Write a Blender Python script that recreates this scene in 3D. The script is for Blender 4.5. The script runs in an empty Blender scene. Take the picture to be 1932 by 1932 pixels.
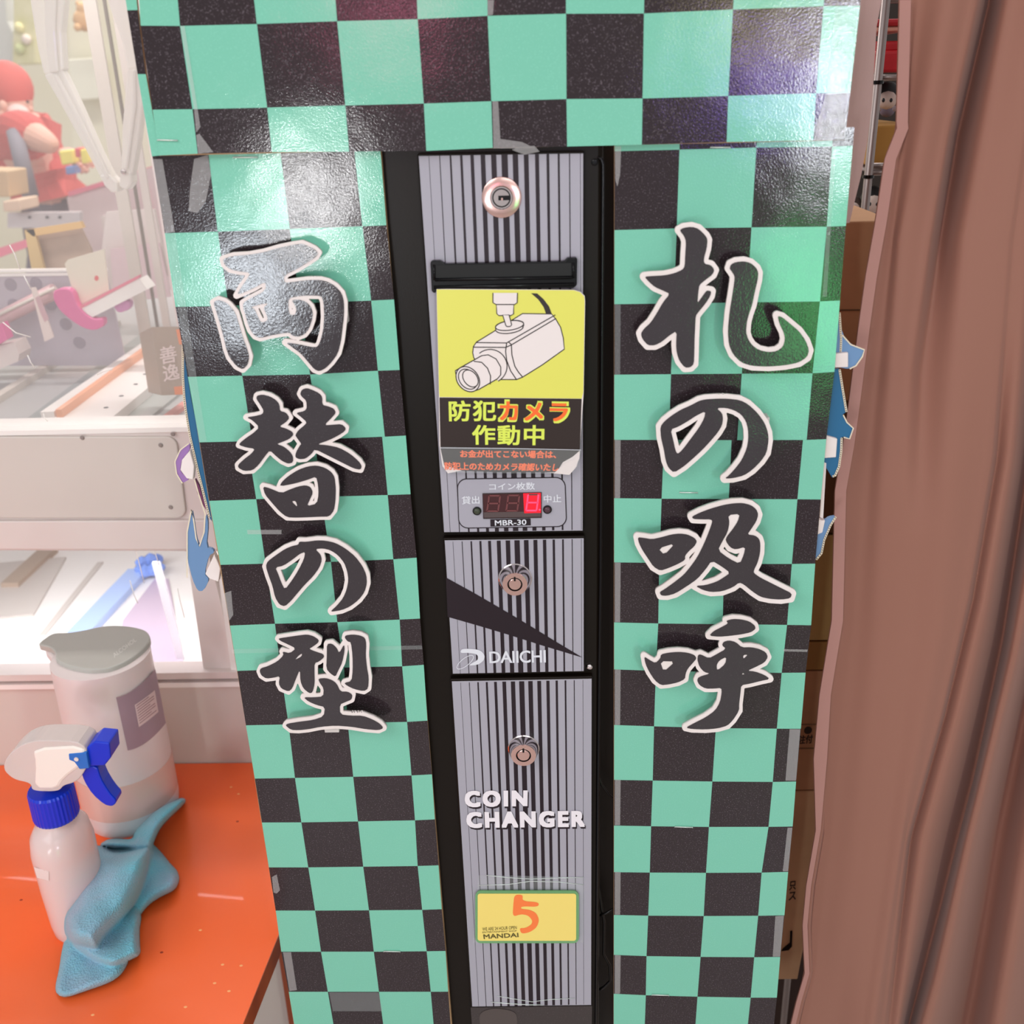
import bpy, bmesh, math, random
import numpy as np
from mathutils import Vector, Matrix
random.seed(7)
S = bpy.context.scene
COL = S.collection

# ------------------------------------------------------------------ camera
F = 1932.0; CX = CY = 966.0; ZC = 1.5
d_ = np.array([144.0, 4634.0, 1932.0]); d_ /= np.linalg.norm(d_)       # world down, in image axes
Xv = -60000.0; Yv = (-F * F - 144.0 * Xv) / 4634.0
r_ = -np.array([Xv, Yv, F]); r_ /= np.linalg.norm(r_)
n_ = np.cross(r_, d_); n_ /= np.linalg.norm(n_)
W = np.array([r_, n_, -d_])                                            # image axes -> world
def ray(px, py):
    return W @ np.array([px - CX, py - CY, F])
def P(px, py, Y):
    """point where the view ray of a photo pixel meets the upright plane Y"""
    v = ray(px, py); t = Y / v[1]
    return Vector((v[0] * t, Y, ZC + v[2] * t))
def PZ(px, py, Z):
    """point where the view ray of a photo pixel meets the level plane Z"""
    v = ray(px, py); t = (Z - ZC) / v[2]
    return Vector((v[0] * t, v[1] * t, Z))
cam = bpy.data.cameras.new('camera'); camo = bpy.data.objects.new('camera', cam); COL.objects.link(camo)
cam.sensor_width = 36; cam.lens = 36.0; cam.clip_start = .01; cam.clip_end = 60
cr, cd, cf = W[:, 0], W[:, 1], W[:, 2]
M = Matrix(((cr[0], -cd[0], -cf[0], 0), (cr[1], -cd[1], -cf[1], 0), (cr[2], -cd[2], -cf[2], ZC), (0, 0, 0, 1)))
camo.matrix_world = M
S.camera = camo
cam.dof.use_dof = True; cam.dof.focus_distance = .92; cam.dof.aperture_fstop = 8

# ------------------------------------------------------------------ world, lamps, exposure
S.view_settings.view_transform = 'Standard'; S.view_settings.look = 'None'
S.view_settings.gamma = 1; S.view_settings.use_curve_mapping = False
S.view_settings.exposure = 0.0
wd = bpy.data.worlds.new('world'); S.world = wd; wd.use_nodes = True
bg = wd.node_tree.nodes['Background']; bg.inputs[0].default_value = (1.0, .97, .955, 1); bg.inputs[1].default_value = .56
def area(name, loc, target, sx, sy, power, col=(1, 1, 1)):
    l = bpy.data.lights.new(name, 'AREA'); l.shape = 'RECTANGLE'; l.size = sx; l.size_y = sy; l.energy = power; l.color = col
    o = bpy.data.objects.new(name, l); COL.objects.link(o); o.location = loc
    o.rotation_euler = (Vector(target) - Vector(loc)).to_track_quat('-Z', 'Y').to_euler()
    return o
area('ceiling_tube', (-1.5, -.9, 2.7), (-.1, .8, .9), 2.2, 1.0, 24)
area('ceiling_tube', (.7, -1.6, 2.75), (.1, .8, .9), 1.6, .8, 8)
area('ceiling_tube', (-.6, 2.6, 2.9), (-.6, 2.8, 0), 1.6, .4, 34, (1, .95, .9))
area('ceiling_tube', (-1.4, 4.4, 2.9), (-1.4, 4.6, 0), 1.8, .5, 46, (1, .95, .88))
def mirror_lamp(px, py, dist, sx, sy, power, col, Y=.75):
    """a lit shop fitting behind the visitor, placed where the glossy board mirrors it"""
    h = P(px, py, Y); v = ray(px, py); v = v / np.linalg.norm(v)
    w = Vector((v[0], -v[1], v[2]))
    p = h + w * dist
    area('shop_lamp', p, h, sx, sy, power, col)
mirror_lamp(1592, 190, 2.6, .10, .40, 8.5, (.92, .97, 1))
mirror_lamp(590, 370, 2.6, .07, .24, 5.5, (1, 1, 1))
mirror_lamp(1470, 135, 2.6, .36, .13, 2.6, (.26, .12, 1))
mirror_lamp(1470, 50, 2.6, .40, .16, 2.2, (.80, .72, .22))
mirror_lamp(1540, 585, 2.8, .24, .46, 3.0, (.10, .95, .22))
mirror_lamp(740, 20, 2.8, .3, .14, 1.5, (1, .22, .38))
mirror_lamp(465, 540, 2.6, .20, .20, 5.5, (.86, .93, 1))

# ------------------------------------------------------------------ materials
def lin(c):
    c = c / 255.0
    return c / 12.92 if c <= .04045 else ((c + .055) / 1.055) ** 2.4
def C(r, g, b): return (lin(r), lin(g), lin(b), 1)
_m = {}
def mat(name, col, rough=.5, metal=0, spec=.5, bump=None, speck=None, trans=0, alpha=1, emit=None, coat=0, mottle=None, sheen=0, ior=1.45):
    """bump=(scale, strength, dist); speck=(scale, colour2, threshold); mottle=(scale, colour2, amount)"""
    if name in _m: return _m[name]
    m = bpy.data.materials.new(name); m.use_nodes = True; _m[name] = m
    nt = m.node_tree; b = nt.nodes['Principled BSDF']; L = nt.links
    b.inputs['Base Color'].default_value = col; b.inputs['Roughness'].default_value = rough
    b.inputs['Metallic'].default_value = metal; b.inputs['Specular IOR Level'].default_value = spec
    b.inputs['Transmission Weight'].default_value = trans; b.inputs['Alpha'].default_value = alpha
    b.inputs['Coat Weight'].default_value = coat; b.inputs['IOR'].default_value = ior
    if sheen: b.inputs['Sheen Weight'].default_value = sheen
    if emit: b.inputs['Emission Color'].default_value = emit[0]; b.inputs['Emission Strength'].default_value = emit[1]
    tc = nt.nodes.new('ShaderNodeNewGeometry'); src = tc.outputs['Position']
    last = None
    def mixc(c1sock, c1, c2, fac):
        mx = nt.nodes.new('ShaderNodeMix'); mx.data_type = 'RGBA'
        if c1sock is None: mx.inputs['A'].default_value = c1
        else: L.new(c1sock, mx.inputs['A'])
        mx.inputs['B'].default_value = c2; L.new(fac, mx.inputs['Factor'])
        return mx.outputs['Result']
    if mottle:
        n = nt.nodes.new('ShaderNodeTexNoise'); n.inputs['Scale'].default_value = mottle[0]; n.inputs['Detail'].default_value = 4
        L.new(src, n.inputs['Vector'])
        r = nt.nodes.new('ShaderNodeMapRange'); r.inputs['From Min'].default_value = .35; r.inputs['From Max'].default_value = .7
        r.inputs['To Max'].default_value = mottle[2]; L.new(n.outputs['Fac'], r.inputs['Value'])
        last = mixc(last, col, mottle[1], r.outputs['Result'])
    if speck:
        n = nt.nodes.new('ShaderNodeTexNoise'); n.inputs['Scale'].default_value = speck[0]; n.inputs['Detail'].default_value = 2
        L.new(src, n.inputs['Vector'])
        r = nt.nodes.new('ShaderNodeMapRange'); r.inputs['From Min'].default_value = speck[2]; r.inputs['From Max'].default_value = speck[2] + .12
        L.new(n.outputs['Fac'], r.inputs['Value'])
        last = mixc(last, col, speck[1], r.outputs['Result'])
    if last is not None: L.new(last, b.inputs['Base Color'])
    if bump:
        n = nt.nodes.new('ShaderNodeTexNoise'); n.inputs['Scale'].default_value = bump[0]; n.inputs['Detail'].default_value = 3
        L.new(src, n.inputs['Vector'])
        bp = nt.nodes.new('ShaderNodeBump'); bp.inputs['Strength'].default_value = bump[1]; bp.inputs['Distance'].default_value = bump[2]
        L.new(n.outputs['Fac'], bp.inputs['Height']); L.new(bp.outputs['Normal'], b.inputs['Normal'])
    return m
def film(name, col, col2, th):
    """printed paper under wrinkled clear film: paper speckle below, uneven gloss above"""
    m = mat(name, col, rough=.09, spec=.5, speck=(900, col2, th), coat=.0)
    nt = m.node_tree; L = nt.links; b = nt.nodes['Principled BSDF']; g = nt.nodes.new('ShaderNodeNewGeometry')
    n1 = nt.nodes.new('ShaderNodeTexNoise'); n1.inputs['Scale'].default_value = 680; n1.inputs['Detail'].default_value = 3
    n2 = nt.nodes.new('ShaderNodeTexNoise'); n2.inputs['Scale'].default_value = 14; n2.inputs['Detail'].default_value = 2
    for n in (n1, n2): L.new(g.outputs['Position'], n.inputs['Vector'])
    b1 = nt.nodes.new('ShaderNodeBump'); b1.inputs['Distance'].default_value = .00015; b1.inputs['Strength'].default_value = .5
    b2 = nt.nodes.new('ShaderNodeBump'); b2.inputs['Distance'].default_value = .0022; b2.inputs['Strength'].default_value = .45
    L.new(n1.outputs['Fac'], b1.inputs['Height']); L.new(n2.outputs['Fac'], b2.inputs['Height'])
    L.new(b2.outputs['Normal'], b1.inputs['Normal']); L.new(b1.outputs['Normal'], b.inputs['Normal'])
    return m
GREEN = film('printed_green', C(120, 192, 168), C(126, 197, 174), .55)
BLACK = film('printed_black', C(44, 34, 38), C(92, 82, 88), .58)
INK = film('ink_black', C(58, 52, 56), C(74, 68, 72), .62)
WHITE = mat('white_card', C(232, 220, 218), rough=.6, mottle=(40, C(220, 206, 200), .5))
FOAM = mat('foam_side', C(205, 198, 195), rough=.7)
CARD = mat('corrugated_card', C(176, 140, 104), rough=.8, mottle=(30, C(160, 122, 86), .6))
BLKMETAL = mat('black_metal', C(20, 13, 8), rough=.34, spec=.22, bump=(900, .15, .0003))
BLKPLASTIC = mat('black_plastic', C(10, 9, 12), rough=.25, spec=.3)
GREY = mat('grey_plate', C(163, 159, 170), rough=.42, spec=.35)
PRINTBLK = mat('plate_black', C(34, 22, 30), rough=.35, spec=.35)
CHROME = mat('chrome', C(215, 205, 205), rough=.12, metal=1)
COPPER = mat('pink_chrome', C(222, 185, 178), rough=.22, metal=1)
STEEL = mat('staple_steel', C(225, 235, 230), rough=.3, metal=.6)
YELLOW = mat('sign_yellow', C(220, 216, 98), rough=.35, spec=.4)
TXTYEL = mat('text_yellow', C(214, 226, 86), rough=.4)
ORANGE = mat('text_orange', C(243, 104, 38), rough=.4)
SIGNBLK = mat('sign_black', C(48, 36, 34), rough=.22, spec=.5)
SIGNWHITE = mat('sign_white', C(228, 216, 214), rough=.4)
LINEBLK = mat('line_black', C(40, 26, 26), rough=.4)
TXTWHITE = mat('text_white', C(216, 216, 224), rough=.4)
BOLDWHITE = mat('bold_white', C(232, 224, 230), rough=.4)
TAPE = mat('clear_tape', C(230, 225, 225), rough=.12, alpha=.16, bump=(120, .5, .001))
TAPE2 = mat('clear_tape_faint', C(230, 235, 235), rough=.08, alpha=.07, bump=(60, .5, .002))

# ------------------------------------------------------------------ helpers
def link(o, parent=None):
    COL.objects.link(o)
    if parent is not None:
        o.parent = parent; o.matrix_parent_inverse = Matrix.Translation(-parent.location)
    return o
def tag(o, label=None, cat=None, group=None, kind=None):
    if label: o['label'] = label
    if cat: o['category'] = cat
    if group: o['group'] = group
    if kind: o['kind'] = kind
    return o
def thing(name, loc, label, cat, group=None):
    o = bpy.data.objects.new(name, None); o.empty_display_size = .02; COL.objects.link(o); o.location = loc
    return tag(o, label, cat, group)
def mesh(name, verts, faces, mats, parent=None, midx=None, smooth=False, bevel=0, seg=2):
    me = bpy.data.meshes.new(name); me.from_pydata([tuple(v) for v in verts], [], [tuple(f) for f in faces])
    if not isinstance(mats, (list, tuple)): mats = [mats]
    for m in mats: me.materials.append(m)
    if midx:
        for p, i in zip(me.polygons, midx): p.material_index = i
    bm = bmesh.new(); bm.from_mesh(me)
    if not midx: bmesh.ops.recalc_face_normals(bm, faces=bm.faces)
    if smooth:
        for f in bm.faces: f.smooth = True
    bm.to_mesh(me); bm.free(); me.update()
    o = bpy.data.objects.new(name, me); link(o, parent)
    if bevel:
        b = o.modifiers.new('bevel', 'BEVEL'); b.width = bevel; b.segments = seg; b.limit_method = 'ANGLE'
    return o
BOXF = [(0, 3, 2, 1), (4, 5, 6, 7), (0, 1, 5, 4), (1, 2, 6, 5), (2, 3, 7, 6), (3, 0, 4, 7)]
def box(name, a, b, m, parent=None, bevel=0):
    x0, x1 = sorted((a[0], b[0])); y0, y1 = sorted((a[1], b[1])); z0, z1 = sorted((a[2], b[2]))
    v = [(x0, y0, z0), (x1, y0, z0), (x1, y1, z0), (x0, y1, z0), (x0, y0, z1), (x1, y0, z1), (x1, y1, z1), (x0, y1, z1)]
    return mesh(name, v, BOXF, m, parent, bevel=bevel)
def merge(parts):
    V, Fs = [], []
    for v, f in parts:
        o = len(V); V += list(v); Fs += [tuple(i + o for i in q) for q in f]
    return V, Fs
def boxg(x0, x1, y0, y1, z0, z1):
    return [(x0, y0, z0), (x1, y0, z0), (x1, y1, z0), (x0, y1, z0), (x0, y0, z1), (x1, y0, z1), (x1, y1, z1), (x0, y1, z1)], BOXF
def hexa(quad_front, quad_back):
    """8-corner solid from two quads given in the same order"""
    return list(quad_front) + list(quad_back), [(0, 1, 2, 3), (7, 6, 5, 4), (0, 4, 5, 1), (1, 5, 6, 2), (2, 6, 7, 3), (3, 7, 4, 0)]
def slab(name, pxs, Y, th, m, parent=None, bevel=0):
    """upright plate whose front outline is given in photo pixels on plane Y; th goes away from the viewer"""
    f = [P(x, y, Y) for x, y in pxs]; b = [v + Vector((0, th, 0)) for v in f]; n = len(f)
    faces = [tuple(range(n)), tuple(range(2 * n - 1, n - 1, -1))] + [(i, i + n, (i + 1) % n + n, (i + 1) % n) for i in range(n)]
    return mesh(name, f + b, faces, m, parent, bevel=bevel)
def sheet(name, polys, Y, m, parent=None):
    """flat print: list of pixel polygons on plane Y"""
    V, Fs = [], []
    for p in polys:
        o = len(V); V += [P(x, y, Y) for x, y in p]; Fs.append(tuple(range(o, o + len(p))))
    o = mesh(name, V, Fs, m, parent)
    me = o.data
    for p in me.polygons:
        if p.normal.y > 0: p.flip()
    me.update()
    return o
def ribbon(pts, w, closed=False):
    """polyline to quads in pixel space"""
    out = []; n = len(pts); pts = [np.array(p, float) for p in pts]
    dirs = []
    for i in range(n):
        a = pts[(i - 1) % n] if (closed or i > 0) else pts[i]; b = pts[(i + 1) % n] if (closed or i < n - 1) else pts[i]
        t = b - a; t = t / (np.linalg.norm(t) + 1e-9); dirs.append(np.array([-t[1], t[0]]))
    L = [p + d * w / 2 for p, d in zip(pts, dirs)]; R = [p - d * w / 2 for p, d in zip(pts, dirs)]
    for i in range(n if closed else n - 1):
        j = (i + 1) % n; out.append([L[i], L[j], R[j], R[i]])
    return out
def ell(cx, cy, rx, ry, n=28, a0=0, a1=360, rot=0):
    r = math.radians(rot); o = []
    for i in range(n + (0 if a1 - a0 == 360 else 1)):
        t = math.radians(a0 + (a1 - a0) * i / n); x, y = rx * math.cos(t), ry * math.sin(t)
        o.append((cx + x * math.cos(r) - y * math.sin(r), cy + x * math.sin(r) + y * math.cos(r)))
    return o
def rrect(x0, y0, x1, y1, r, n=5, shear=0):
    o = []
    for cx, cy, a in ((x1 - r, y0 + r, -90), (x1 - r, y1 - r, 0), (x0 + r, y1 - r, 90), (x0 + r, y0 + r, 180)):
        for i in range(n + 1):
            t = math.radians(a + 90 * i / n); x = cx + r * math.cos(t); y = cy + r * math.sin(t)
            o.append((x + shear * (y - y0), y))
    return o
def lathe(name, prof, axis_o, axis_d, m, parent=None, n=32, sx=1, sy=1, cap=True, smooth=True):
    """prof: (radius, distance along axis). sx, sy squash the section"""
    ax = Vector(axis_d).normalized(); up = Vector((0, 0, 1)) if abs(ax.z) < .9 else Vector((0, 1, 0))
    u = ax.cross(up).normalized(); v = ax.cross(u).normalized(); O = Vector(axis_o)
    V, Fs = [], []
    for r, h in prof:
        for i in range(n):
            t = 2 * math.pi * i / n; V.append(O + ax * h + u * (r * sx * math.cos(t)) + v * (r * sy * math.sin(t)))
    for k in range(len(prof) - 1):
        for i in range(n):
            j = (i + 1) % n; Fs.append((k * n + i, k * n + j, (k + 1) * n + j, (k + 1) * n + i))
    if cap:
        Fs.append(tuple(range(n))[::-1]); Fs.append(tuple(range((len(prof) - 1) * n, len(prof) * n)))
    o = mesh(name, V, Fs, m, parent)
    if smooth:
        for p in o.data.polygons: p.use_smooth = len(p.vertices) == 4
        e = o.modifiers.new('edges', 'EDGE_SPLIT'); e.split_angle = math.radians(38)
    return o
def tube(name, pts, r, m, parent=None, n=10, closed=False):
    pts = [Vector(p) for p in pts]; rs = r if isinstance(r, (list, tuple)) else [r] * len(pts)
    V, Fs = [], []; pu = None
    for k, p in enumerate(pts):
        a = pts[max(k - 1, 0)]; b = pts[min(k + 1, len(pts) - 1)]; t = (b - a).normalized()
        u = pu if pu else (t.orthogonal().normalized()); u = (u - t * u.dot(t)).normalized(); pu = u; v = t.cross(u)
        for i in range(n):
            q = 2 * math.pi * i / n; V.append(p + (u * math.cos(q) + v * math.sin(q)) * rs[k])
    for k in range(len(pts) - 1):
        for i in range(n):
            j = (i + 1) % n; Fs.append((k * n + i, k * n + j, (k + 1) * n + j, (k + 1) * n + i))
    Fs.append(tuple(range(n))[::-1]); Fs.append(tuple(range((len(pts) - 1) * n, len(pts) * n)))
    o = mesh(name, V, Fs, m, parent)
    for p in o.data.polygons: p.use_smooth = len(p.vertices) == 4
    return o
_dg = None
def text(name, s, quad, Y, m, parent=None, bold=0, font_space=1.0, shear=0, grow=0):
    """lettering stretched into a pixel quad (top-left, top-right, bottom-right, bottom-left) on plane Y"""
    cu = bpy.data.curves.new(name, 'FONT'); cu.body = s; cu.offset = bold; cu.space_character = font_space; cu.shear = shear
    cu.resolution_u = 3
    o = bpy.data.objects.new(name, cu); COL.objects.link(o)
    bpy.context.view_layer.update()
    me = bpy.data.meshes.new_from_object(o.evaluated_get(bpy.context.evaluated_depsgraph_get()))
    bpy.data.objects.remove(o); bpy.data.curves.remove(cu)
    co = np.array([v.co[:] for v in me.vertices]) if len(me.vertices) else np.zeros((1, 3))
    x0, y0 = co[:, 0].min(), co[:, 1].min(); x1, y1 = co[:, 0].max(), co[:, 1].max()
    TL, TR, BR, BL = [np.array(q, float) for q in quad]
    src = [v.co.copy() for v in me.vertices]; sf = [tuple(p.vertices) for p in me.polygons]
    shifts = [(0, 0)] + ([(grow * a, grow * b * .8) for a in (-1, 0, 1) for b in (-1, 0, 1) if a or b] if grow else [])
    V, Fs = [], []
    for n_s, (dx, dy) in enumerate(shifts):
        o_ = len(V); Fs += [tuple(i + o_ for i in f) for f in sf]
        for c_ in src:
            u = (c_.x - x0) / (x1 - x0); w = (c_.y - y0) / (y1 - y0)
            p = (BL * (1 - u) + BR * u) * (1 - w) + (TL * (1 - u) + TR * u) * w
            V.append(P(p[0] + dx, p[1] + dy, Y - n_s * 2e-6))
    me = bpy.data.meshes.new(name); me.from_pydata(V, [], Fs); me.materials.append(m)
    for p in me.polygons:
        p.material_index = 0
    me.update()
    for p in me.polygons:
        if p.normal.y > 0: p.flip()
    return link(bpy.data.objects.new(name, me), parent)
def bq(x0, y0, x1, y1, sl=-.018, lean=.06):
    """pixel quad of a text box on the machine face, following its lean and tilt"""
    return [(x0, y0), (x1, y0 + (x1 - x0) * sl), (x1 + (y1 - y0) * lean * .6, y1 + (x1 - x0) * sl), (x0 + (y1 - y0) * lean, y1)]

def chaikin(p, k=1):
    for _ in range(k):
        q = []
        for i in range(len(p)):
            a = np.array(p[i]); b = np.array(p[(i + 1) % len(p)]); q += [tuple(a * .78 + b * .22), tuple(a * .22 + b * .78)]
        p = q
    return p
def sdf(polys, X, Yg):
    """signed distance (negative inside, even-odd) of grid points to a set of closed polygons"""
    D = np.full(X.shape, 1e9); ins = np.zeros(X.shape, bool)
    for p in polys:
        n = len(p)
        for i in range(n):
            ax, ay = p[i]; bx, by = p[(i + 1) % n]
            ex, ey = bx - ax, by - ay; l2 = ex * ex + ey * ey + 1e-12
            t = np.clip(((X - ax) * ex + (Yg - ay) * ey) / l2, 0, 1)
            D = np.minimum(D, (X - ax - t * ex) ** 2 + (Yg - ay - t * ey) ** 2)
            if ay != by:
                c = ((ay > Yg) != (by > Yg)) & (X < (bx - ax) * (Yg - ay) / (by - ay) + ax); ins ^= c
    D = np.sqrt(D); return np.where(ins, -D, D)
def contours(D, xs, ys, lv):
    """marching squares -> closed loops"""
    Z = D - lv; s = Z < 0; H, Wd = Z.shape; nxt = {}
    def pt(k):
        i, j, h = k
        if h: a, b = Z[i, j], Z[i, j + 1]; t = a / (a - b); return (xs[j] + (xs[j + 1] - xs[j]) * t, ys[i])
        a, b = Z[i, j], Z[i + 1, j]; t = a / (a - b); return (xs[j], ys[i] + (ys[i + 1] - ys[i]) * t)
    mix = s[:-1, :-1].astype(int) + s[:-1, 1:] + s[1:, :-1] + s[1:, 1:]
    adj = {}
    for i, j in zip(*np.where((mix > 0) & (mix < 4))):
        a, b, c, d = s[i, j], s[i, j + 1], s[i + 1, j + 1], s[i + 1, j]
        e = []
        if a != b: e.append((i, j, 1))
        if b != c: e.append((i, j + 1, 0))
        if c != d: e.append((i + 1, j, 1))
        if d != a: e.append((i, j, 0))
        if len(e) == 2: pr = [(e[0], e[1])]
        elif a: pr = [(e[0], e[3]), (e[1], e[2])]
        else: pr = [(e[0], e[1]), (e[2], e[3])]
        for u, v in pr: adj.setdefault(u, []).append(v); adj.setdefault(v, []).append(u)
    loops = []; seen = set()
    for k in adj:
        if k in seen: continue
        lp = [k]; seen.add(k); cur = k
        while True:
            nx = [q for q in adj[cur] if q not in seen]
            if not nx: break
            cur = nx[0]; seen.add(cur); lp.append(cur)
        if len(lp) > 5: loops.append([pt(q) for q in lp])
    return loops
def filled(name, loops, Y, th, m, parent=None, clean=.35):
    """solid cut-out with holes: pixel loops on plane Y, thickness th away from the viewer"""
    cu = bpy.data.curves.new(name, 'CURVE'); cu.dimensions = '2D'; cu.fill_mode = 'BOTH' if th else 'FRONT'
    for lp in loops:
        if clean:                                       # thin the loop out
            q = [lp[0]]
            for p in lp[1:]:
                if math.hypot(p[0] - q[-1][0], p[1] - q[-1][1]) > clean: q.append(p)
            lp = q
        if len(lp) < 3: continue
        sp = cu.splines.new('POLY'); sp.points.add(len(lp) - 1)
        for k, p in enumerate(lp): sp.points[k].co = (p[0] * .01, p[1] * .01, 0, 1)
        sp.use_cyclic_u = True
    cu.extrude = .5 if th else 0
    o = bpy.data.objects.new(name, cu); COL.objects.link(o); bpy.context.view_layer.update()
    me = bpy.data.meshes.new_from_object(o.evaluated_get(bpy.context.evaluated_depsgraph_get()))
    bpy.data.objects.remove(o); bpy.data.curves.remove(cu)
    for v in me.vertices:
        q = P(v.co.x * 100, v.co.y * 100, Y); v.co = (q.x, Y + (th if v.co.z < 0 else 0), q.z)
    bm = bmesh.new(); bm.from_mesh(me); bmesh.ops.remove_doubles(bm, verts=bm.verts, dist=1e-6)
    bmesh.ops.recalc_face_normals(bm, faces=bm.faces); bm.to_mesh(me); bm.free()
    if not th:
        for p in me.polygons:
            if p.normal.y > 0: p.flip()
    me.materials.clear(); me.materials.append(m)
    for p in me.polygons: p.material_index = 0
    me.update()
    return link(bpy.data.objects.new(name, me), parent)

YB = .75            # plane of the chequered boards
exec_parts = []
# ================================================================== setting
ZT = .63                                            # top of the orange table
YF = PZ(240, 1440, ZT).y                            # front of the crane game
FLOOR = mat('floor_vinyl', C(205, 195, 190), rough=.35, mottle=(6, C(190, 180, 176), .5))
o = box('floor', (-4, -2.5, -.05), (3.2, 7, 0), FLOOR); tag(o, kind='structure')
WALLB = mat('back_wall_paint', C(240, 234, 214), rough=.7, mottle=(2, C(226, 222, 190), .6))
o = box('wall_back', (-4, 6.6, 0), (3.2, 6.7, 3.2), WALLB); tag(o, kind='structure')

# ================================================================== chequered boards
def board(rows, first_black):
    """rows: [y-line points per lattice row]; returns green and black cells in pixels"""
    g, b = [], []
    for i, (top, bot) in enumerate(rows):
        for j in range(len(top) - 1):
            q = [top[j], top[j + 1], bot[j + 1], bot[j]]
            (b if (i + j + first_black) % 2 == 0 else g).append(q)
    return g, b
def check_sheet(rows, first_black, Y, parent):
    """one printed mesh: cells with two inks, a dark hairline between them"""
    g, b = board(rows, first_black)
    V, Fs, mi = [], [], []
    for lst, k in ((g, 0), (b, 1)):
        for q in lst:
            o = len(V); V += [P(x, y, Y) for x, y in q]; Fs.append((o, o + 3, o + 2, o + 1)); mi.append(k)
    ob = mesh('printed_sheet', V, Fs, [GREEN, BLACK], parent, midx=mi)
    for p in ob.data.polygons:
        if p.normal.y > 0: p.flip()
    return ob
def staple(x0, y0, x1, y1, Y, parent):
    a, b = P(x0, y0, Y - .0012), P(x1, y1, Y - .0012); c, d = P(x0, y0 + 2, Y + .0015), P(x1, y1 + 2, Y + .0015)
    tube('staple', [c, a, b, d], .0005, STEEL, parent, n=6)
def tape(pxs, Y, parent, m=TAPE):
    o = slab('tape_strip', pxs, Y - .0009, .0004, m, parent); return o

# --- left board
LR = [
 [(286.6,290),(392.7,285),(528.6,284),(668.3,281),(717.5,280)],
 [(311,440),(410.8,437),(546.7,432),(683.8,427),(729,425)],
 [(331,579),(431,577),(566,572),(700.3,567.2),(743.4,565)],
 [(354.5,711),(457,708.8),(585,706.5),(713,699.5),(754,698)],
 [(376.6,834.6),(476,832.5),(604,829),(726,824),(765.6,821.8)],
 [(395,945),(483.4,941.8),(606,937.5),(731.5,934),(774.6,932.5)],
 [(416,1065.7),(501,1063.4),(624.4,1060),(742,1055.2),(786,1052.2)],
 [(433.8,1180.3),(518.8,1176.8),(636.4,1173.8),(754,1169),(792.5,1167)],
 [(447.7,1265.8),(529.3,1263),(649,1259.5),(758.7,1257.2),(799.5,1254.4)],
 [(464,1368.5),(544.4,1366.7),(656,1364),(768,1362),(806.4,1359.7)],
 [(480.9,1469),(556.5,1467.7),(666.4,1465.6),(776.4,1463),(815,1461)],
 [(494.3,1551.8),(568.6,1551.6),(675.5,1549.8),(783,1547.7),(820.4,1545.9)],
 [(507.3,1636.5),(581.6,1636.5),(685.3,1635.2),(788,1633.9),(827.4,1632.6)],
 [(520.2,1718),(594.5,1718),(696.2,1717.5),(796.6,1716.7),(833.4,1715.4)],
 [(530.6,1795.6),(605.6,1795.6),(705.3,1795.6),(805,1794.8),(840.6,1794.3)],
 [(544.8,1871.2),(618.6,1871.2),(715,1871.2),(812.7,1871.2),(845.5,1871)],
 [(557,1944),(631,1944),(724.5,1944),(819,1944),(851,1944)],
 [(570,2030),(645,2030),(735,2030),(828,2030),(860,2030)]]
LR5 = [(376.6,834.6),(466,832.5),(594,829),(721,824),(765.6,821.8)]     # the lower sheets are glued slightly out of line
rows = [(LR[i], LR[i + 1]) for i in range(len(LR) - 1)]; rows[4] = (LR5, LR[5])
zt_, zb_ = P(286, 284, YB), P(570, 2030, YB)
lb = thing('checkered_board', P(560, 2030, YB), 'tall green and black checkered cardboard panel left of the coin changer, behind the characters 両替の型', 'board')
check_sheet(rows, 0, YB, lb)
slab('backing_card', [(286.6,283),(717.5,279),(860,2030),(570,2030),(464,1368),(376,835)], YB + .0006, .006, CARD, lb)
for s in ((440,297,486,297),(724,1795,755,1795.5)): staple(*s, YB, lb)
tape([(286,300),(306,300),(330,438),(312,440)], YB, lb); tape([(466,1000),(531,1000),(531,1008),(467,1008)], YB, lb, TAPE)
tape([(366,300),(392,292),(398,330),(388,380),(372,402),(356,398),(358,360)], YB, lb)
tape([(312,440),(330,440),(378,760),(390,834),(376,834)], YB, lb, TAPE2); tape([(437,1225),(796,1218),(797,1225),(438,1233)], YB, lb, TAPE2)
tape([(422,1120),(436,1115),(440,1160),(432,1172)], YB, lb); tape([(534,1797),(549,1797),(560,1868),(546,1870)], YB, lb)
tape([(621,1873),(714,1873),(722,1908),(628,1908)], YB, lb, TAPE2); tape([(513,1655),(522,1650),(528,1680),(522,1686),(516,1684)], YB, lb)
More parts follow.
